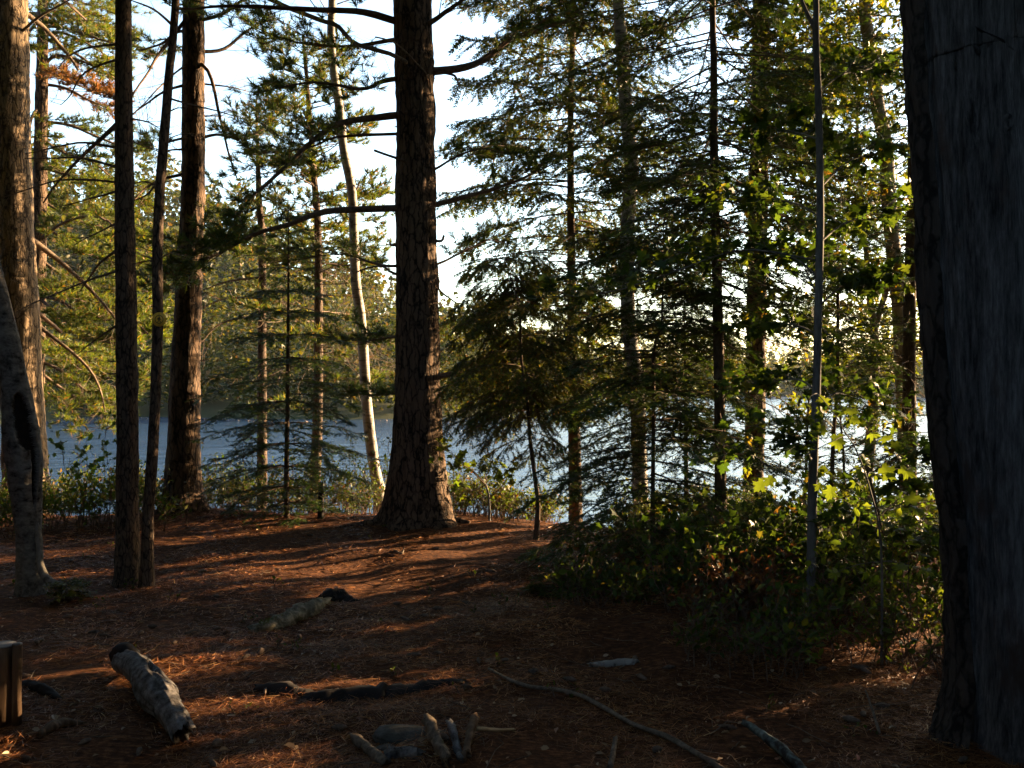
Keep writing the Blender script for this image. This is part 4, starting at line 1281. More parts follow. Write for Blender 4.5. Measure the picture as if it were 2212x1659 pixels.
# ------------------------------------------------------------------ maple spray with big lit leaves, on the right
def big_leaf_spray():
    D = 5.0
    b = at(1905, 1330, D + .25)
    b[2] = gz(b[0], b[1]) - .02
    root = thing("maple_sapling", "arching maple spray with large lit green leaves before the right-hand stems", "sapling", b)
    a = Acc()
    main = resample([b, at(1903, 1180, D + .15), at(1880, 1060, D), at(1851, 975, D), at(1825, 933, D), at(1800, 891, D), at(1765, 850, D)], 26)
    tube(a, main, np.linspace(.009, .0022, 26), 6)
    spots = [(1828, 886, .08), (1808, 940, .095), (1878, 937, .085), (1905, 947, .09), (1860, 985, .085), (1860, 1010, .10), (1905, 1010, .105), (1946, 1012, .095), (1880, 1022, .075), (1955, 1080, .10), (1798, 1052, .085), (1775, 1046, .06), (1838, 905, .06),
             (1770, 880, .06), (1740, 870, .06), (1925, 960, .07), (1885, 990, .07), (1970, 1095, .08), (1650, 1040, .085), (1670, 1032, .08), (1845, 1035, .07), (1940, 1220, .09), (1990, 1230, .08), (1810, 1235, .085), (1775, 920, .065)]
    mesh = []
    for k, (V, T) in enumerate(MAPLE):
        me = bpy.data.meshes.new("leaf")
        me.from_pydata([tuple(x) for x in V], [], [tuple(int(q) for q in t) for t in T])
        me.materials.append(M['bright'])
        mesh.append(me)
    for k, (u, v, s) in enumerate(spots):
        p = at(u, v, D + U(-.12, .12))
        i = int(np.argmin(np.linalg.norm(main - p, axis=1)))
        q = main[i]
        tube(a, resample([q, (p + q) / 2 + np.array([0, 0, .015]), p], 5), np.linspace(.0022, .0012, 5), 4)
        o = bpy.data.objects.new("leaf", mesh[k % 3])
        COL.objects.link(o)
        o.parent = root
        o.location = Vector(p) - Vector(b)
        d = unit(p - q + np.array([0, -.12, -.12]) + RNG.normal(0, .06, 3))
        x = Vector(d)
        up = Vector((U(-.3, .3), -1.0 + U(-.2, .5), U(.3, .9)))
        y = up.cross(x).normalized()
        z = x.cross(y)
        from mathutils import Matrix
        o.rotation_euler = Matrix((x, y, z)).transposed().to_euler()
        o.scale = (s, s, s)
    a.build("stem", M['maple_bark'], root, b, True)


big_leaf_spray()


# ------------------------------------------------------------------ shrubs and undergrowth
def shrub_into(wood, leaf, x, y, h, stems=4, tmpl=OVAL, size=.05, spread=.25, n=6, leaves=4, sub=.22, lean=0.25):
    z = gz(x, y) - .02
    S = np.c_[x + RNG.normal(0, spread * .25, stems), y + RNG.normal(0, spread * .25, stems), np.full(stems, z)]
    D = unit(np.c_[RNG.normal(0, lean, stems), RNG.normal(0, lean, stems), np.ones(stems)])
    L = h * U(.65, 1.15, stems)
    C = shoots(S, D, L, 6, sag=-.04, jit=.05)
    segs(wood, C, .005, .002)
    S1, D1, t = spawn(C, n, .3, 1., .8, planar=False, lift=.3)
    l1 = sub * U(.5, 1.3, len(S1))
    C1 = shoots(S1, D1, l1, 4, jit=.08)
    segs(wood, C1, .0022, .001)
    p, d = points_on(C1, leaves, .2, 1.)
    d = unit(d + RNG.normal(0, .7, d.shape))
    bake(leaf, tmpl, p, d, size * U(.38, 1.3, len(p)), roll=.6)


def undergrowth(name, label, spots, mat, **kw):
    wood, leaf = Acc(), Acc()
    for x, y, h in spots:
        shrub_into(wood, leaf, x, y, h, **kw)
    o = leaf.build(name, M[mat], kind="stuff")
    tag(o, label, "undergrowth")
    w = wood.build("stems", M['twig'], o, kind="stuff")
    return o


def scatter(n, f):
    out = []
    while len(out) < n:
        r = f()
        if r is not None:
            out.append(r)
    return out


def spot_uv(u0, u1, d0, d1, h0, h1):
    def f():
        D = U(d0, d1)
        return ((U(u0, u1) - UC) / F * D, D, U(h0, h1))
    return f


undergrowth("undergrowth", "low yellow-brown leafy shrubs along the bank behind the left-hand trunks", scatter(70, spot_uv(-60, 360, 9.6, 11.8, .25, .62)), 'shrub', size=.055, stems=4, n=6, tmpl=QLEAF)
undergrowth("undergrowth", "dense low green shrubs along the bank between the flared pine and centre pine", scatter(64, spot_uv(430, 860, 11.0, 12.8, .35, .75)), 'shrub', size=.05, stems=4, n=6, tmpl=QLEAF)
undergrowth("undergrowth", "sunlit low plants on the bank edge right of the centre pine", scatter(52, spot_uv(955, 1200, 10.4, 11.8, .2, .5)), 'shrub', size=.05, stems=4, n=5, tmpl=QLEAF)
undergrowth("undergrowth", "sunlit yellow-green thicket behind the dark fir and straight spruce", scatter(90, spot_uv(1330, 2060, 8.8, 11.0, .25, .6)), 'shrub', size=.06, stems=4, n=6, tmpl=QLEAF)
undergrowth("undergrowth", "tangled green broadleaf thicket under the right-hand stems", scatter(70, spot_uv(1440, 2070, 6.2, 8.6, .3, .8)), 'maple', size=.065, stems=3, n=6, tmpl=MAPLE_LO)
undergrowth("undergrowth", "dark shaded low leaves in front of the dark fir", scatter(46, spot_uv(1200, 1640, 6.6, 7.8, .1, .35)), 'shrub', size=.055, stems=3, n=4)
undergrowth("undergrowth", "withered reddish-brown fern patch at the right thicket's front edge", scatter(16, spot_uv(1500, 1700, 5.9, 6.6, .15, .35)), 'rust_leaf', size=.06, stems=4, n=5, tmpl=QLEAF)


undergrowth("undergrowth", "shaded oval-leaved low growth reaching forward under the right-hand thicket", scatter(44, spot_uv(1480, 2060, 4.9, 6.3, .12, .42)), 'shrub', size=.05, stems=3, n=5, leaves=3)


def shrub(name, label, x, y, h, mat='shrub', group=None, **kw):
    b = np.array([x, y, gz(x, y)])
    root = thing(name, label, "shrub", b, group)
    wood, leaf = Acc(), Acc()
    shrub_into(wood, leaf, x, y, h, **kw)
    wood.build("stem", M['twig'], root, b)
    leaf.build("foliage", M[mat], root, b, kind="stuff")
    return root


def uvd(u, D):
    return (u - UC) / F * D, D


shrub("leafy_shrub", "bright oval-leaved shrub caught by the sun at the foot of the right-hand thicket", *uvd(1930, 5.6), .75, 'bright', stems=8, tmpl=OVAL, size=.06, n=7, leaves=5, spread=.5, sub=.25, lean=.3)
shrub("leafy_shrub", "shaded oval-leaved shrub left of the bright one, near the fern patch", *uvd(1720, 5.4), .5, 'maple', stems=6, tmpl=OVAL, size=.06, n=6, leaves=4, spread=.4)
shrub("leafy_shrub", "small upright leafy sprig standing alone in front of the thicket", *uvd(1718, 5.0), .3, 'bright', stems=3, tmpl=OVAL, size=.05, n=5, leaves=3, spread=.1)
shrub("leafy_shrub", "low dark shrub beside the big dead trunk's foot", *uvd(2010, 5.0), .5, 'shrub', stems=6, tmpl=OVAL, size=.05, n=6, leaves=4, spread=.5)
shrub("maple_shrub", "tall open maple shrub against the water, right of the hollow birch", *uvd(150, 10.2), 1.0, 'maple', stems=5, tmpl=MAPLE, size=.075, n=6, leaves=3, spread=.5)
shrub("maple_shrub", "dark maple shrub against the water, left of the front pair of pines", *uvd(232, 10.0), 1.25, 'maple', stems=4, tmpl=MAPLE, size=.075, n=7, leaves=3, spread=.3)
shrub("leafy_shrub", "loose small-leaved shrub in front of the curving white birch", *uvd(745, 11.4), 1.15, 'shrub', stems=6, tmpl=OVAL, size=.04, n=8, leaves=4, spread=.6)
shrub("leafy_shrub", "small-leaved shrub tucked behind the centre pine's left root", *uvd(835, 11.0), .95, 'shrub', stems=6, tmpl=OVAL, size=.045, n=8, leaves=4, spread=.4)
shrub("leafy_shrub", "dark twiggy shrub behind the centre pine's right root", *uvd(1000, 10.6), .6, 'shrub', stems=7, tmpl=OVAL, size=.04, n=8, leaves=4, spread=.5)


def seedling(label, u, D, h):
    x, y = uvd(u, D)
    b = np.array([x, y, gz(x, y)])
    root = thing("fir_seedling", label, "seedling", b)
    wood, leaf = Acc(), Acc()
    tube(wood, np.array([b - [0, 0, .02], b + [0, 0, h * .5], b + [.01, 0, h]]), np.array([.005, .004, .0015]), 6)
    for k in range(11):
        f = U(.05, .95)
        a = U(0, 6.28)
        l = h * (1.0 - .7 * f) * U(.7, 1.2)
        t = np.linspace(0, 1, 6)[:, None]
        Q = b + np.array([0, 0, h * f]) + np.array([math.cos(a), math.sin(a), .25]) * l * t - np.array([0, 0, .2]) * l * t ** 2
        tube(wood, Q, np.linspace(.003, .001, 6), 4)
        fir_shoots(Q, wood, leaf, t0=.15, sub_sp=.035, sub_len=.08, tw=2, step=.05)
    wood.build("stem", M['twig'], root, b)
    leaf.build("foliage", M['hemlock'], root, b, kind="stuff")


seedling("little fir seedling in front of the hollow birch, on the needle floor", 142, 7.1, .16)
seedling("little fir seedling in the shade at the front of the dark fir", 1195, 7.4, .2)

# ------------------------------------------------------------------ logs, sticks, stones
def log(name, label, cat, pts, R, mat, sides=16, rough=.25, n=26, sink=0.3, parts=None, flat_to_ground=True):
    """pts: (u, D) or (u, D, lift)"""
    P = []
    for p in pts:
        x, y = uvd(p[0], p[1])
        P.append([x, y, gz(x, y) + (p[2] if len(p) > 2 else 0)])
    P = np.array(P)
    Q = resample(P, n)
    R = np.interp(np.linspace(0, 1, n), np.linspace(0, 1, len(R)), R)
    Q[:, :2] += RNG.normal(0, 1, (n, 2)) * R[:, None] * .10
    if flat_to_ground:
        lift = np.interp(np.linspace(0, 1, n), np.linspace(0, 1, len(pts)), [p[2] if len(p) > 2 else 0 for p in pts])
        Q[:, 2] = ground_z(Q[:, 0], Q[:, 1]) + R * (1 - 2 * sink) + lift
        k = np.ones(5) / 5
        Q[:, 2] = np.convolve(np.pad(Q[:, 2], 2, 'edge'), k, 'valid')
    b = Q[len(Q) // 2].copy()
    root = thing(name, label, cat, b)
    a = Acc()
    tube(a, Q, R, sides, True, rough, jag=1.6)
    a.build("wood", M[mat], root, b, True)
    if R.max() > .04:
        k = 90
        i = RNG.integers(1, n - 1, k)
        c = U(-.7, .7, k)
        p = Q[i] + np.stack([0 * c, R[i] * np.sin(c), R[i] * np.cos(c) + .002], -1)
        an = U(0, 6.28, k)
        d = np.stack([np.cos(an), np.sin(an), U(-.25, .1, k)], -1)
        sd = np.stack([-np.sin(an), np.cos(an), 0 * an], -1) * .0016
        V = np.stack([p - sd, p + sd, p + d * U(.04, .09, (k, 1))], 1).reshape(-1, 3)
        build("fallen_needles", V, np.arange(3 * k).reshape(-1, 3), M['litter'], root, b, kind="stuff")
    return root, b, Q


r0, b0, Q0 = log("mossy_log", "half-buried pale mossy log lit by the sun in the middle of the clearing", "log", [(545, 6.10), (600, 6.30), (650, 6.62), (695, 6.95)], [.03, .06, .07, .075, .05], 'moss_log', sink=.35, rough=.35)
moss = Acc()
for k in range(260):
    i = RNG.integers(2, 24)
    a = U(.2, 2.9)
    p = Q0[i] + np.array([0, -math.cos(a) * .05, math.sin(a) * .055])
    bake(moss, TUFT_FAR, p[None], np.array([[0, -math.cos(a), math.sin(a)]]), .16, roll=1)
moss.build("moss", M['shrub'], r0, b0, kind="stuff")
log("rotten_chunk", "dark crumbling chunk of root wood at the far end of the mossy log", "wood", [(690, 7.15), (730, 7.25), (772, 7.2)], [.02, .07, .08, .05, .02], 'dark_log', rough=.6, n=18)

# grey hollow log, near left
def hollow_log():
    pts = [at(268, 1475, 4.95), at(300, 1500, 4.75), at(335, 1550, 4.45), at(368, 1595, 4.22), at(398, 1650, 4.0)]
    P = np.array(pts)
    P[:, 2] = ground_z(P[:, 0], P[:, 1]) + np.array([.075, .085, .085, .075, .06])
    n, s = 110, 64
    Q = resample(P, n)
    R = np.interp(np.linspace(0, 1, n), [0, .08, .2, .34, .5, .62, .75, 1], [.062, .06, .068, .072, .085, .08, .066, .055])
    t, b, nn = frames(Q)
    a = np.linspace(0, 2 * np.pi, s, endpoint=False)
    tt = np.linspace(0, 1, n)[:, None]
    r = R[:, None] * (1 + .10 * vnoise(np.stack([np.cos(a)[None] * 2 + 0 * tt, np.sin(a)[None] * 2 + 0 * tt, tt * 9 + 0 * a[None]], -1)) + .06 * vnoise(np.stack([np.cos(a)[None] * 7 + 0 * tt, np.sin(a)[None] * 7 + 0 * tt, tt * 5 + 0 * a[None]], -1)) + .03 * vnoise(np.stack([np.cos(a)[None] * 16 + 0 * tt, np.sin(a)[None] * 16 + 0 * tt, tt * 9 + 0 * a[None]], -1)))
    # a long crack and a wide opening cut inwards towards the near end
    up = np.interp(tt, [0, .5, .62, 1], [1.75, 1.9, 2.35, 2.5]) + .18 * np.sin(tt * 11)
    ang = np.abs((a[None] - up + np.pi) % (2 * np.pi) - np.pi)
    width = np.interp(tt, [0, .12, .2, .34, .44, .5, .56, .64, .75, .9, 1], [.0, .08, .05, .12, .26, .10, .03, .30, .42, .5, .62])
    cut = np.clip((width - ang) / .12, 0, 1)
    r = r * (1 - cut * np.interp(tt, [0, .5, .6, 1], [.55, .55, .7, .75]))
    V = Q[:, None] + r[..., None] * (np.cos(a)[None, :, None] * b[:, None] + np.sin(a)[None, :, None] * nn[:, None])
    V[-12:] += t[-1] * (np.linspace(0, 1, 12)[:, None] * (.05 * np.cos(a - .6) + .03 * vnoise(np.stack([np.cos(a) * 6, np.sin(a) * 6, a * 0], -1)))[None])[..., None]
    base = Q[n // 2].copy()
    i = np.arange(n - 1)[:, None] * s
    j = np.arange(s)[None]
    j2 = (j + 1) % s
    T = np.concatenate([np.stack([i + j, i + j2, i + s + j2], -1).reshape(-1, 3), np.stack([i + j, i + s + j2, i + s + j], -1).reshape(-1, 3)])
    V = np.vstack([V.reshape(-1, 3), Q[:1] + t[0] * .05, Q[-1:] - t[-1] * .16])
    jj = np.arange(s)
    T = np.vstack([T, np.stack([np.full(s, len(V) - 2), (jj + 1) % s, jj], -1), np.stack([np.full(s, len(V) - 1), (n - 1) * s + jj, (n - 1) * s + (jj + 1) % s], -1)])
    root = thing("hollow_log", "weathered grey hollow log with open cracks lying in the near left foreground", "log", base)
    # deep faces get the near-black cavity material, as a part of their own
    cm = (cut > .5)
    f_in = cm.reshape(-1)
    f_in = np.r_[f_in, False, False]
    dark = f_in[T].sum(1) >= 2
    build("shell", V, T[~dark], M['grey_wood'], root, base, True)
    build("hollow", V, T[dark], M['cavity'], root, base, True)
    e = Acc()
    q = at(262, 1478, 4.97)
    q[2] = gz(q[0], q[1]) + .07
    tube(e, resample([q + [-.06, .04, -.02], q + [0, .03, .03], q + [.05, 0, .04], q + [.10, -.03, .02]], 10), np.array([.02, .045, .05, .055, .055, .055, .055, .05, .045, .02]), 10, True, .5)
    e.build("broken_end", M['dark_log'], root, base, True)


hollow_log()

# split post at the very left
def post():
    b = np.array([*uvd(8, 4.2), 0])
    b[2] = gz(b[0], b[1])
    root = thing("split_post", "short upright split wooden post cut off by the picture's lower left corner", "post", b)
    for name, dx, r, h, m in (("block", -.02, .068, .355, 'post_wood'), ("slab", .058, .022, .36, 'post_wood')):
        a = Acc()
        c = b + np.array([dx, 0, 0])
        tube(a, np.array([c - [0, 0, .03], c + [0, 0, h * .4], c + [.002, 0, h * .8], c + [.003, 0, h]]), np.array([r * 1.02, r, r * .98, r * .97]), 18, True, .12)
        o = a.build(name, M[m], root, b, True)
        e = Acc()
        tube(e, np.array([c + [.003, 0, h + .001], c + [.003, 0, h + .006]]), np.array([r * .95, r * .9]), 18, True, .12)
        e.build("sawn_end", M['post_end'], o, b)


post()

log("dark_log", "long dark log lying in the shade across the near clearing", "log", [(560, 4.78), (650, 4.72), (760, 4.74), (850, 4.80), (930, 4.88), (1000, 4.95)], [.03, .06, .075, .07, .075, .06, .05, .02], 'dark_log', sink=.72, rough=.5, n=40)
STK = dict(sides=10, rough=.4)
log("long_stick", "long thin bare branch lying diagonally across the lower right ground", "stick", [(1055, 5.15, .03), (1120, 4.85, .02), (1210, 4.7, .02), (1300, 4.45, .02), (1370, 4.25, .02), (1460, 4.08, .01), (1580, 3.75, .01)], [.006, .009, .010, .011, .012, .013], 'dead_twig', **STK)
log("lichened_branch", "stout branch crusted with pale blue-green lichen at the lower right", "stick", [(1610, 4.2, .04), (1650, 4.08, .03), (1690, 3.95, .02), (1760, 3.72, 0)], [.014, .022, .026, .026, .022], 'lichen_wood', **STK)
log("birch_stick", "pale birch stick lying at the edge of the shaded shrubs", "stick", [(1275, 5.25), (1310, 5.2), (1345, 5.2), (1372, 5.18)], [.012, .02, .022, .018], 'birch', **STK)
log("cut_stick", "thick cut stick with a pale end at the bottom edge, leftmost of the kindling", "stick", [(770, 4.08, .02), (800, 3.95, .01), (830, 3.8, 0)], [.022, .024, .024], 'dead_twig', **STK)
log("cut_stick", "short grey cut stick lying flat at the bottom edge among the kindling", "stick", [(845, 3.88), (875, 3.87), (905, 3.85)], [.03, .032, .028], 'grey_wood', **STK)
log("cut_stick", "knobbly cut stick sticking up at the bottom edge beside two bare ones", "stick", [(925, 4.05, .06), (940, 3.93, .035), (965, 3.78, .01)], [.022, .026, .026], 'dead_twig', **STK)
log("cut_stick", "bare grey split stick in the middle of the bottom-edge kindling", "stick", [(972, 4.06, .05), (985, 3.92, .02), (995, 3.8, 0)], [.015, .018, .018], 'grey_wood', **STK)
log("cut_stick", "brown cut stick leaning up at the right end of the bottom-edge kindling", "stick", [(1026, 4.1, .07), (1016, 3.95, .04), (1005, 3.8, .01)], [.017, .02, .02], 'post_wood', **STK)
log("thin_stick", "thin straw-coloured stick resting on the kindling and pointing right", "stick", [(1030, 4.02, .05), (1070, 4.08, .03), (1110, 4.15, .01)], [.008, .008, .005], 'fresh_wood', **STK)
log("forked_twig", "short forked twig standing in the needles at the bottom, right of the kindling", "stick", [(1318, 3.78, .0), (1325, 3.92, .03), (1330, 4.02, .05)], [.013, .012, .010], 'dead_twig', **STK)
log("thin_twig", "single thin pale twig poking up in front of the big dead trunk", "stick", [(1870, 4.4, .12), (1885, 4.3, .06), (1900, 4.2, 0)], [.004, .006, .007], 'dead_twig', **STK)
log("curved_root", "curved bare root surfacing beside the split post", "root", [(85, 4.05), (125, 4.18, .01), (160, 4.25, .01), (180, 4.27)], [.015, .025, .025, .012], 'post_wood', **STK)
log("curved_root", "low dark root running right from behind the split post", "root", [(45, 4.75), (80, 4.7, .01), (130, 4.55)], [.02, .03, .012], 'dark_log', **STK)
log("curved_root", "slim root twig curling out of the needles below the centre pine", "root", [(850, 8.6), (868, 8.45, .02), (872, 8.6, .02)], [.008, .01, .006], 'dead_twig', **STK)


def stone(label, u, D, sx, sy, sz, mat='rock'):
    x, y = uvd(u, D)
    b = np.array([x, y, gz(x, y)])
    nu, nv = 22, 14
    th, ph = np.meshgrid(np.linspace(0, 2 * np.pi, nu, endpoint=False), np.linspace(0.02, np.pi - .02, nv))
    d = np.stack([np.cos(th) * np.sin(ph), np.sin(th) * np.sin(ph), np.cos(ph)], -1)
    r = 1 + .22 * vnoise(d * 1.6 + u) + .08 * vnoise(d * 5 + u)
    V = b + d * r[..., None] * np.array([sx, sy, sz])
    i = np.arange(nv - 1)[:, None] * nu
    j = np.arange(nu)[None]
    j2 = (j + 1) % nu
    T = np.concatenate([np.stack([i + j, i + nu + j2, i + j2], -1).reshape(-1, 3), np.stack([i + j, i + nu + j, i + nu + j2], -1).reshape(-1, 3)])
    o = build("stone", V.reshape(-1, 3) - b, T, M[mat], None, None, True)
    o.location = b
    tag(o, label, "stone")


stone("low rounded mossy stone half sunk in needles near the kindling", 880, 4.12, .17, .10, .035)
stone("small flat stone at the left foot of the dark log", 835, 4.0, .05, .04, .02)

# ------------------------------------------------------------------ litter on the floor
def litter():
    acc = Acc()
    n = 210000
    D = 3.3 * (12.5 / 3.3) ** U(0, 1, n)
    x = U(-.66, .66, n) * D
    keep = (n2(x, D, 1.7, 2.0) + .6 * n2(x, D, 6.0, 7.0) + U(-.6, .6, n)) > -.25
    x, D = x[keep], D[keep]
    n = len(x)
    z = ground_z(x, D) + U(.0, .012, n)
    a = U(0, 2 * np.pi, n)
    tilt = RNG.normal(.03, .14, n)
    d = np.stack([np.cos(a), np.sin(a), tilt], -1)
    s = np.stack([-np.sin(a), np.cos(a), RNG.normal(0, .5, n)], -1)
    L = U(.04, .10, n)[:, None]
    w = (U(.0011, .0018, n) * np.clip(D / 4, 1, 2.6))[:, None]
    p = np.stack([x, D, z], -1)
    V = np.stack([p - s * w, p + s * w, p + d * L], 1).reshape(-1, 3)
    o = build("needle_litter", V, np.arange(3 * n).reshape(-1, 3), M['litter'], kind="stuff")
    tag(o, "fallen red-brown pine needles carpeting the clearing", "needles")
    # small leaves and bark bits
    acc = Acc()
    n = 900
    D = 3.6 * (11.5 / 3.6) ** U(0, 1, n)
    x = U(-.6, .55, n) * D
    p = np.stack([x, D, ground_z(x, D) + .008], -1)
    a = U(0, 6.28, n)
    bake(acc, QLEAF + OVAL, p, np.stack([np.cos(a), np.sin(a), U(-.1, .35, n)], -1), U(.012, .045, n), roll=.45)
    o = acc.build("leaf_litter", M['dry_leaf'], kind="stuff")
    tag(o, "small dry leaves scattered over the needle floor", "leaves")
    acc = Acc()
    n = 260
    D = 3.6 * (11 / 3.6) ** U(0, 1, n)
    x = U(-.6, .6, n) * D
    S = np.stack([x, D, ground_z(x, D) + .006], -1)
    a = U(0, 6.28, n)
    C = shoots(S, np.stack([np.cos(a), np.sin(a), U(0, .15, n)], -1), U(.06, .35, n), 5, -.08, .06)
    segs(acc, C, U(.0015, .004, n), .001)
    o = acc.build("twig_litter", M['dead_twig'], kind="stuff")
    tag(o, "thin dead twigs scattered over the needle floor", "twigs")


litter()


def floor_plants():
    leaf, wood = Acc(), Acc()
    for k in range(46):
        D = 4.2 * (10.5 / 4.2) ** U(0, 1)
        x = U(-.55, .45) * D
        shrub_into(wood, leaf, x, D, U(.04, .12), stems=2, tmpl=OVAL, size=U(.02, .035), spread=.06, n=3, leaves=2, sub=.04, lean=.5)
    o = leaf.build("ground_cover", M['shrub'], kind="stuff")
    tag(o, "tiny scattered green sprigs coming up through the needles", "plants")
    wood.build("stems", M['twig'], o, kind="stuff")
    cone = Acc()
    for k in range(90):
        D = 3.8 * (9.5 / 3.8) ** U(0, 1)
        x = U(-.55, .5) * D
        z = gz(x, D) + .014
        a = U(0, 6.28)
        d = np.array([math.cos(a), math.sin(a), U(-.1, .1)])
        L = U(.06, .11)
        tube(cone, np.array([x, D, z]) + d * np.linspace(0, L, 7)[:, None], np.array([.003, .010, .014, .015, .013, .009, .003]) * U(.8, 1.1), 7, True, .5)
    o = cone.build("cone_litter", M['twig'], kind="stuff")
    tag(o, "brown pine cones strewn over the needle floor", "cones")


floor_plants()

me_leaf = []
for V, T in OVAL:
    me = bpy.data.meshes.new("fallen_leaf")
    me.from_pydata([tuple(x) for x in V], [], [tuple(int(q) for q in t) for t in T])
    me.materials.append(M['dry_leaf'])
    me_leaf.append(me)
for k, (u, v) in enumerate(((632, 1598), (490, 1560), (745, 1608), (120, 1582), (505, 1520), (640, 1632), (1285, 1635), (1345, 1560), (470, 1640), (1130, 1510), (570, 1500), (225, 1550))):
    D = 1.6 * F / (v - VC)
    x, y = uvd(u, D)
    o = bpy.data.objects.new("fallen_leaf", me_leaf[k % 3])
    COL.objects.link(o)
    o.location = (x, y, gz(x, y) + .012)
    o.rotation_euler = (U(-.4, .4), U(-.4, .2), U(0, 6.28))
    s = U(.045, .075)
    o.scale = (s, s, s)
    tag(o, "single pale curled dry leaf lying on the foreground needles", "leaf", "fallen leaves in the foreground")

# stones along the far shore
acc = Acc()
for k in range(90):
    az = U(-.45, .02)
    r = 92 + 10 * math.sin(az * 9) - 22 * float(smooth(-.40, -.52, az)) + 150 * float(smooth(-.02, .10, az)) + U(-4.0, -1.5)
    x, y = r * math.sin(az), r * math.cos(az)
    s = U(.05, .16)
    z = WATER_Z + U(-.02, .06)
    V = np.array([[1, 0, 0], [-1, 0, 0], [0, 1, 0], [0, -1, 0], [0, 0, .7], [0, 0, -.7]]) * s * U(.6, 1.3, (6, 1)) + np.array([x, y, z])
    acc.add(V, np.array([[0, 2, 4], [2, 1, 4], [1, 3, 4], [3, 0, 4], [2, 0, 5], [1, 2, 5], [3, 1, 5], [0, 3, 5]]))
o = acc.build("shore_gravel", M['shore_rock'], kind="stuff")
tag(o, "pale stones along the far waterline", "stones")


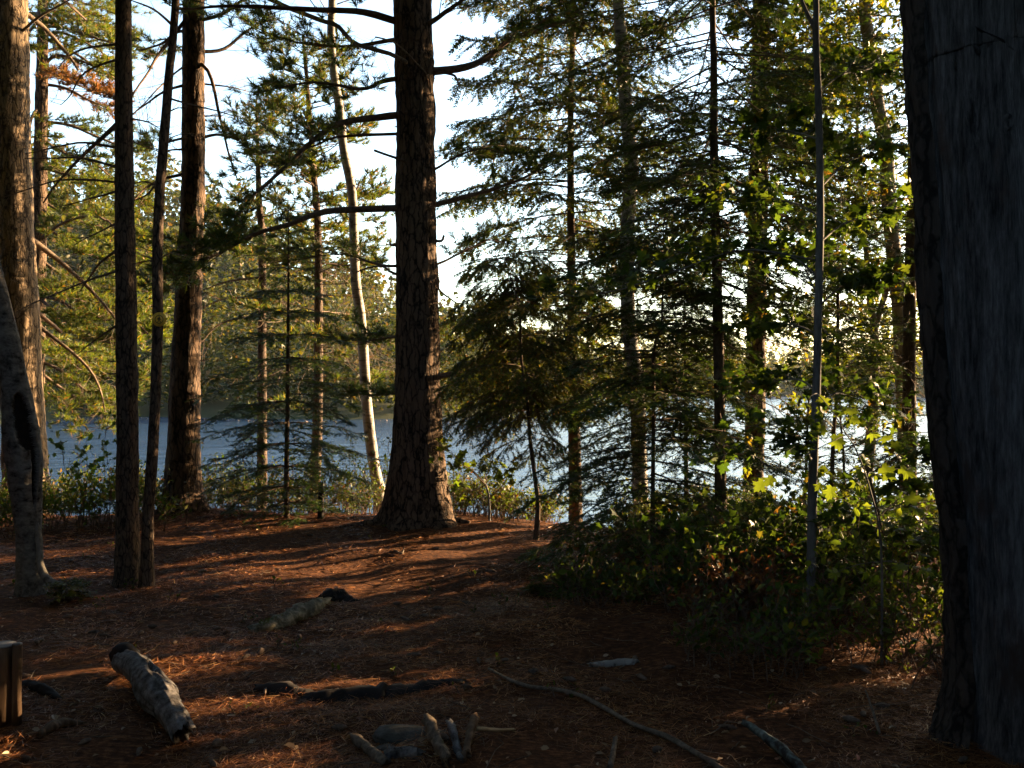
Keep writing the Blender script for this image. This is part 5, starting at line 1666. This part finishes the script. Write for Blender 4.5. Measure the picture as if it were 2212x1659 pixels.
# ------------------------------------------------------------------ the unseen wood outside the picture, thickened to shade the clearing
def surrounding_wood():
    """closed canopy round the clearing; it stops short of the view and of the low sun's gap over the lake"""
    leaf, wood = Acc(), Acc()
    spots = [(-2.3, -2.6), (2.7, -2.2), (0.3, -4.6), (-4.6, .6), (4.4, .9), (-6.4, 4.2), (5.6, 4.6), (-4.4, 2.6), (3.9, 2.4), (-7.4, 7.2), (-5.6, 5.6), (1.2, -3.4), (-5.0, -3.4), (5.6, -3.6)]
    tries = 0
    while len(spots) < 74 and tries < 9000:
        tries += 1
        x, y = U(-26, 24), U(-24, 12)
        if math.hypot(x, y) < 3.5:
            continue
        if y > -1 and abs(x) < .62 * max(y, 0) + 2.8:
            continue
        if x > 4 and y > 1 and RNG.uniform() < .7:
            continue
        if any((x - a) ** 2 + (y - b) ** 2 < 2.7 ** 2 for a, b in spots):
            continue
        spots.append((x, y))
    k_el = math.tan(SUN_EL) / math.sin(SUN_AZ)
    k_az = 1 / math.tan(SUN_AZ)
    for x, y in spots:
        h = U(12, 17)
        z = gz(x, y)
        if z < -1.2:
            continue
        r = U(.10, .2)
        P = np.array([[x, y, z - .1], [x + U(-.15, .15), y + U(-.15, .15), z + h * .5], [x + U(-.3, .3), y + U(-.3, .3), z + h]])
        tube(wood, resample(P, 16), np.linspace(r, .02, 16), 10, True, .08)
        near = math.hypot(x, y - 3) < 9
        n = 1250 if near else 260
        lo = .03 if x > 3 else (.12 if (y < 0 or x < -6) else .3)
        t = U(lo, 1, n)
        wd = (4.6 if near else 3.4) * (1.06 - t) ** .6 * U(.1, 1.0, n) ** .55
        a = U(0, 6.283, n)
        p = np.stack([x + wd * np.cos(a), y + wd * np.sin(a), z + h * t - wd * .12], -1)
        px, py, pz = p.T
        seen = (py > -2.2) & (np.abs(px) < .60 * np.maximum(py, 0) + 1.5) & (pz < EYE + .46 * np.maximum(py, 0) + 1.4)
        d = px + 2.0
        gap = (px > .5) & (pz - d * k_el > -1.0) & (pz - d * k_el < 5.2) & (py - d * k_az > 6.3) & (py - d * k_az < 14)  # most leaves here are dropped so the low sun reaches the clearing
        q = unit(p - np.array([2.2, 4.1, 1.9]))
        back = q @ np.array([math.sin(3.6) * .86, math.cos(3.6) * .86, .5]) > .93      # made-up break behind the camera, letting skylight onto the dead trunk
        q2 = unit(p - np.array([-2.6, 7.4, 2.2]))
        back |= q2 @ np.array([math.sin(3.25) * .9, math.cos(3.25) * .9, .44]) > .955  # second made-up break, brightening the left-hand trunks
        ok = ~seen & ~(gap & (U(0, 1, n) < .9)) & ~back
        p, a = p[ok], a[ok]
        bake(leaf, TUFT_HUGE, p, np.stack([np.cos(a), np.sin(a), U(-.2, .3, len(p))], -1), U(1.2, 1.9, len(p)), roll=1)
    for x, y, h, rr in ((4.1, 5.2, 3, 1.0), (3.7, 4.3, 3, 1.0)):  # unseen bushes added to keep the sun off the foreground
        n = 330
        t = U(0, 1, n)
        a = U(0, 6.283, n)
        wd = rr * (1.05 - t) ** .7 * U(0, 1, n) ** .5
        p = np.stack([x + wd * np.cos(a), y + wd * np.sin(a), gz(x, y) + h * t], -1)
        tube(wood, np.array([[x, y, gz(x, y) - .05], [x, y, gz(x, y) + h]]), np.array([.04, .01]), 8)
        seen = (np.abs(p[:, 0]) < .60 * p[:, 1] + .25)
        p, a = p[~seen], a[~seen]
        bake(leaf, TUFT_BIG, p, np.stack([np.cos(a), np.sin(a), U(-.2, .3, len(p))], -1), U(.9, 1.3, len(p)), roll=1)
    o = leaf.build("surrounding_forest", M['pine'], kind="stuff")
    tag(o, "unseen pine wood around and behind the clearing, thickened to shade it", "forest")
    wood.build("trunks", M['pine_bark'], o, kind="stuff")


surrounding_wood()

# ------------------------------------------------------------------ the air over the lake
def haze():
    x0, x1, y0, y1, z0, z1 = -430, 430, -62, 640, -6, 62
    V = np.array([[x, y, z] for z in (z0, z1) for y in (y0, y1) for x in (x0, x1)], float)
    Q = np.array([[0, 2, 3, 1], [4, 5, 7, 6], [0, 1, 5, 4], [2, 6, 7, 3], [0, 4, 6, 2], [1, 3, 7, 5]])
    m = bpy.data.materials.new("evening air")
    m.use_nodes = True
    nt = m.node_tree
    nt.nodes.clear()
    out = nt.nodes.new("ShaderNodeOutputMaterial")
    pv = nt.nodes.new("ShaderNodeVolumePrincipled")
    pv.inputs["Color"].default_value = (0.75, 0.86, 1.0, 1)
    pv.inputs["Density"].default_value = 0.00006
    pv.inputs["Anisotropy"].default_value = 0.3
    nt.links.new(pv.outputs[0], out.inputs["Volume"])
    o = build("haze", V, Q, m, kind="stuff")
    o["label"] = "thin evening haze over the lake and hills"


haze()
sc.cycles.volume_bounces = 0
print("TRIS", sum(len(m.polygons) for m in bpy.data.meshes), "OBJ", len(bpy.data.objects))
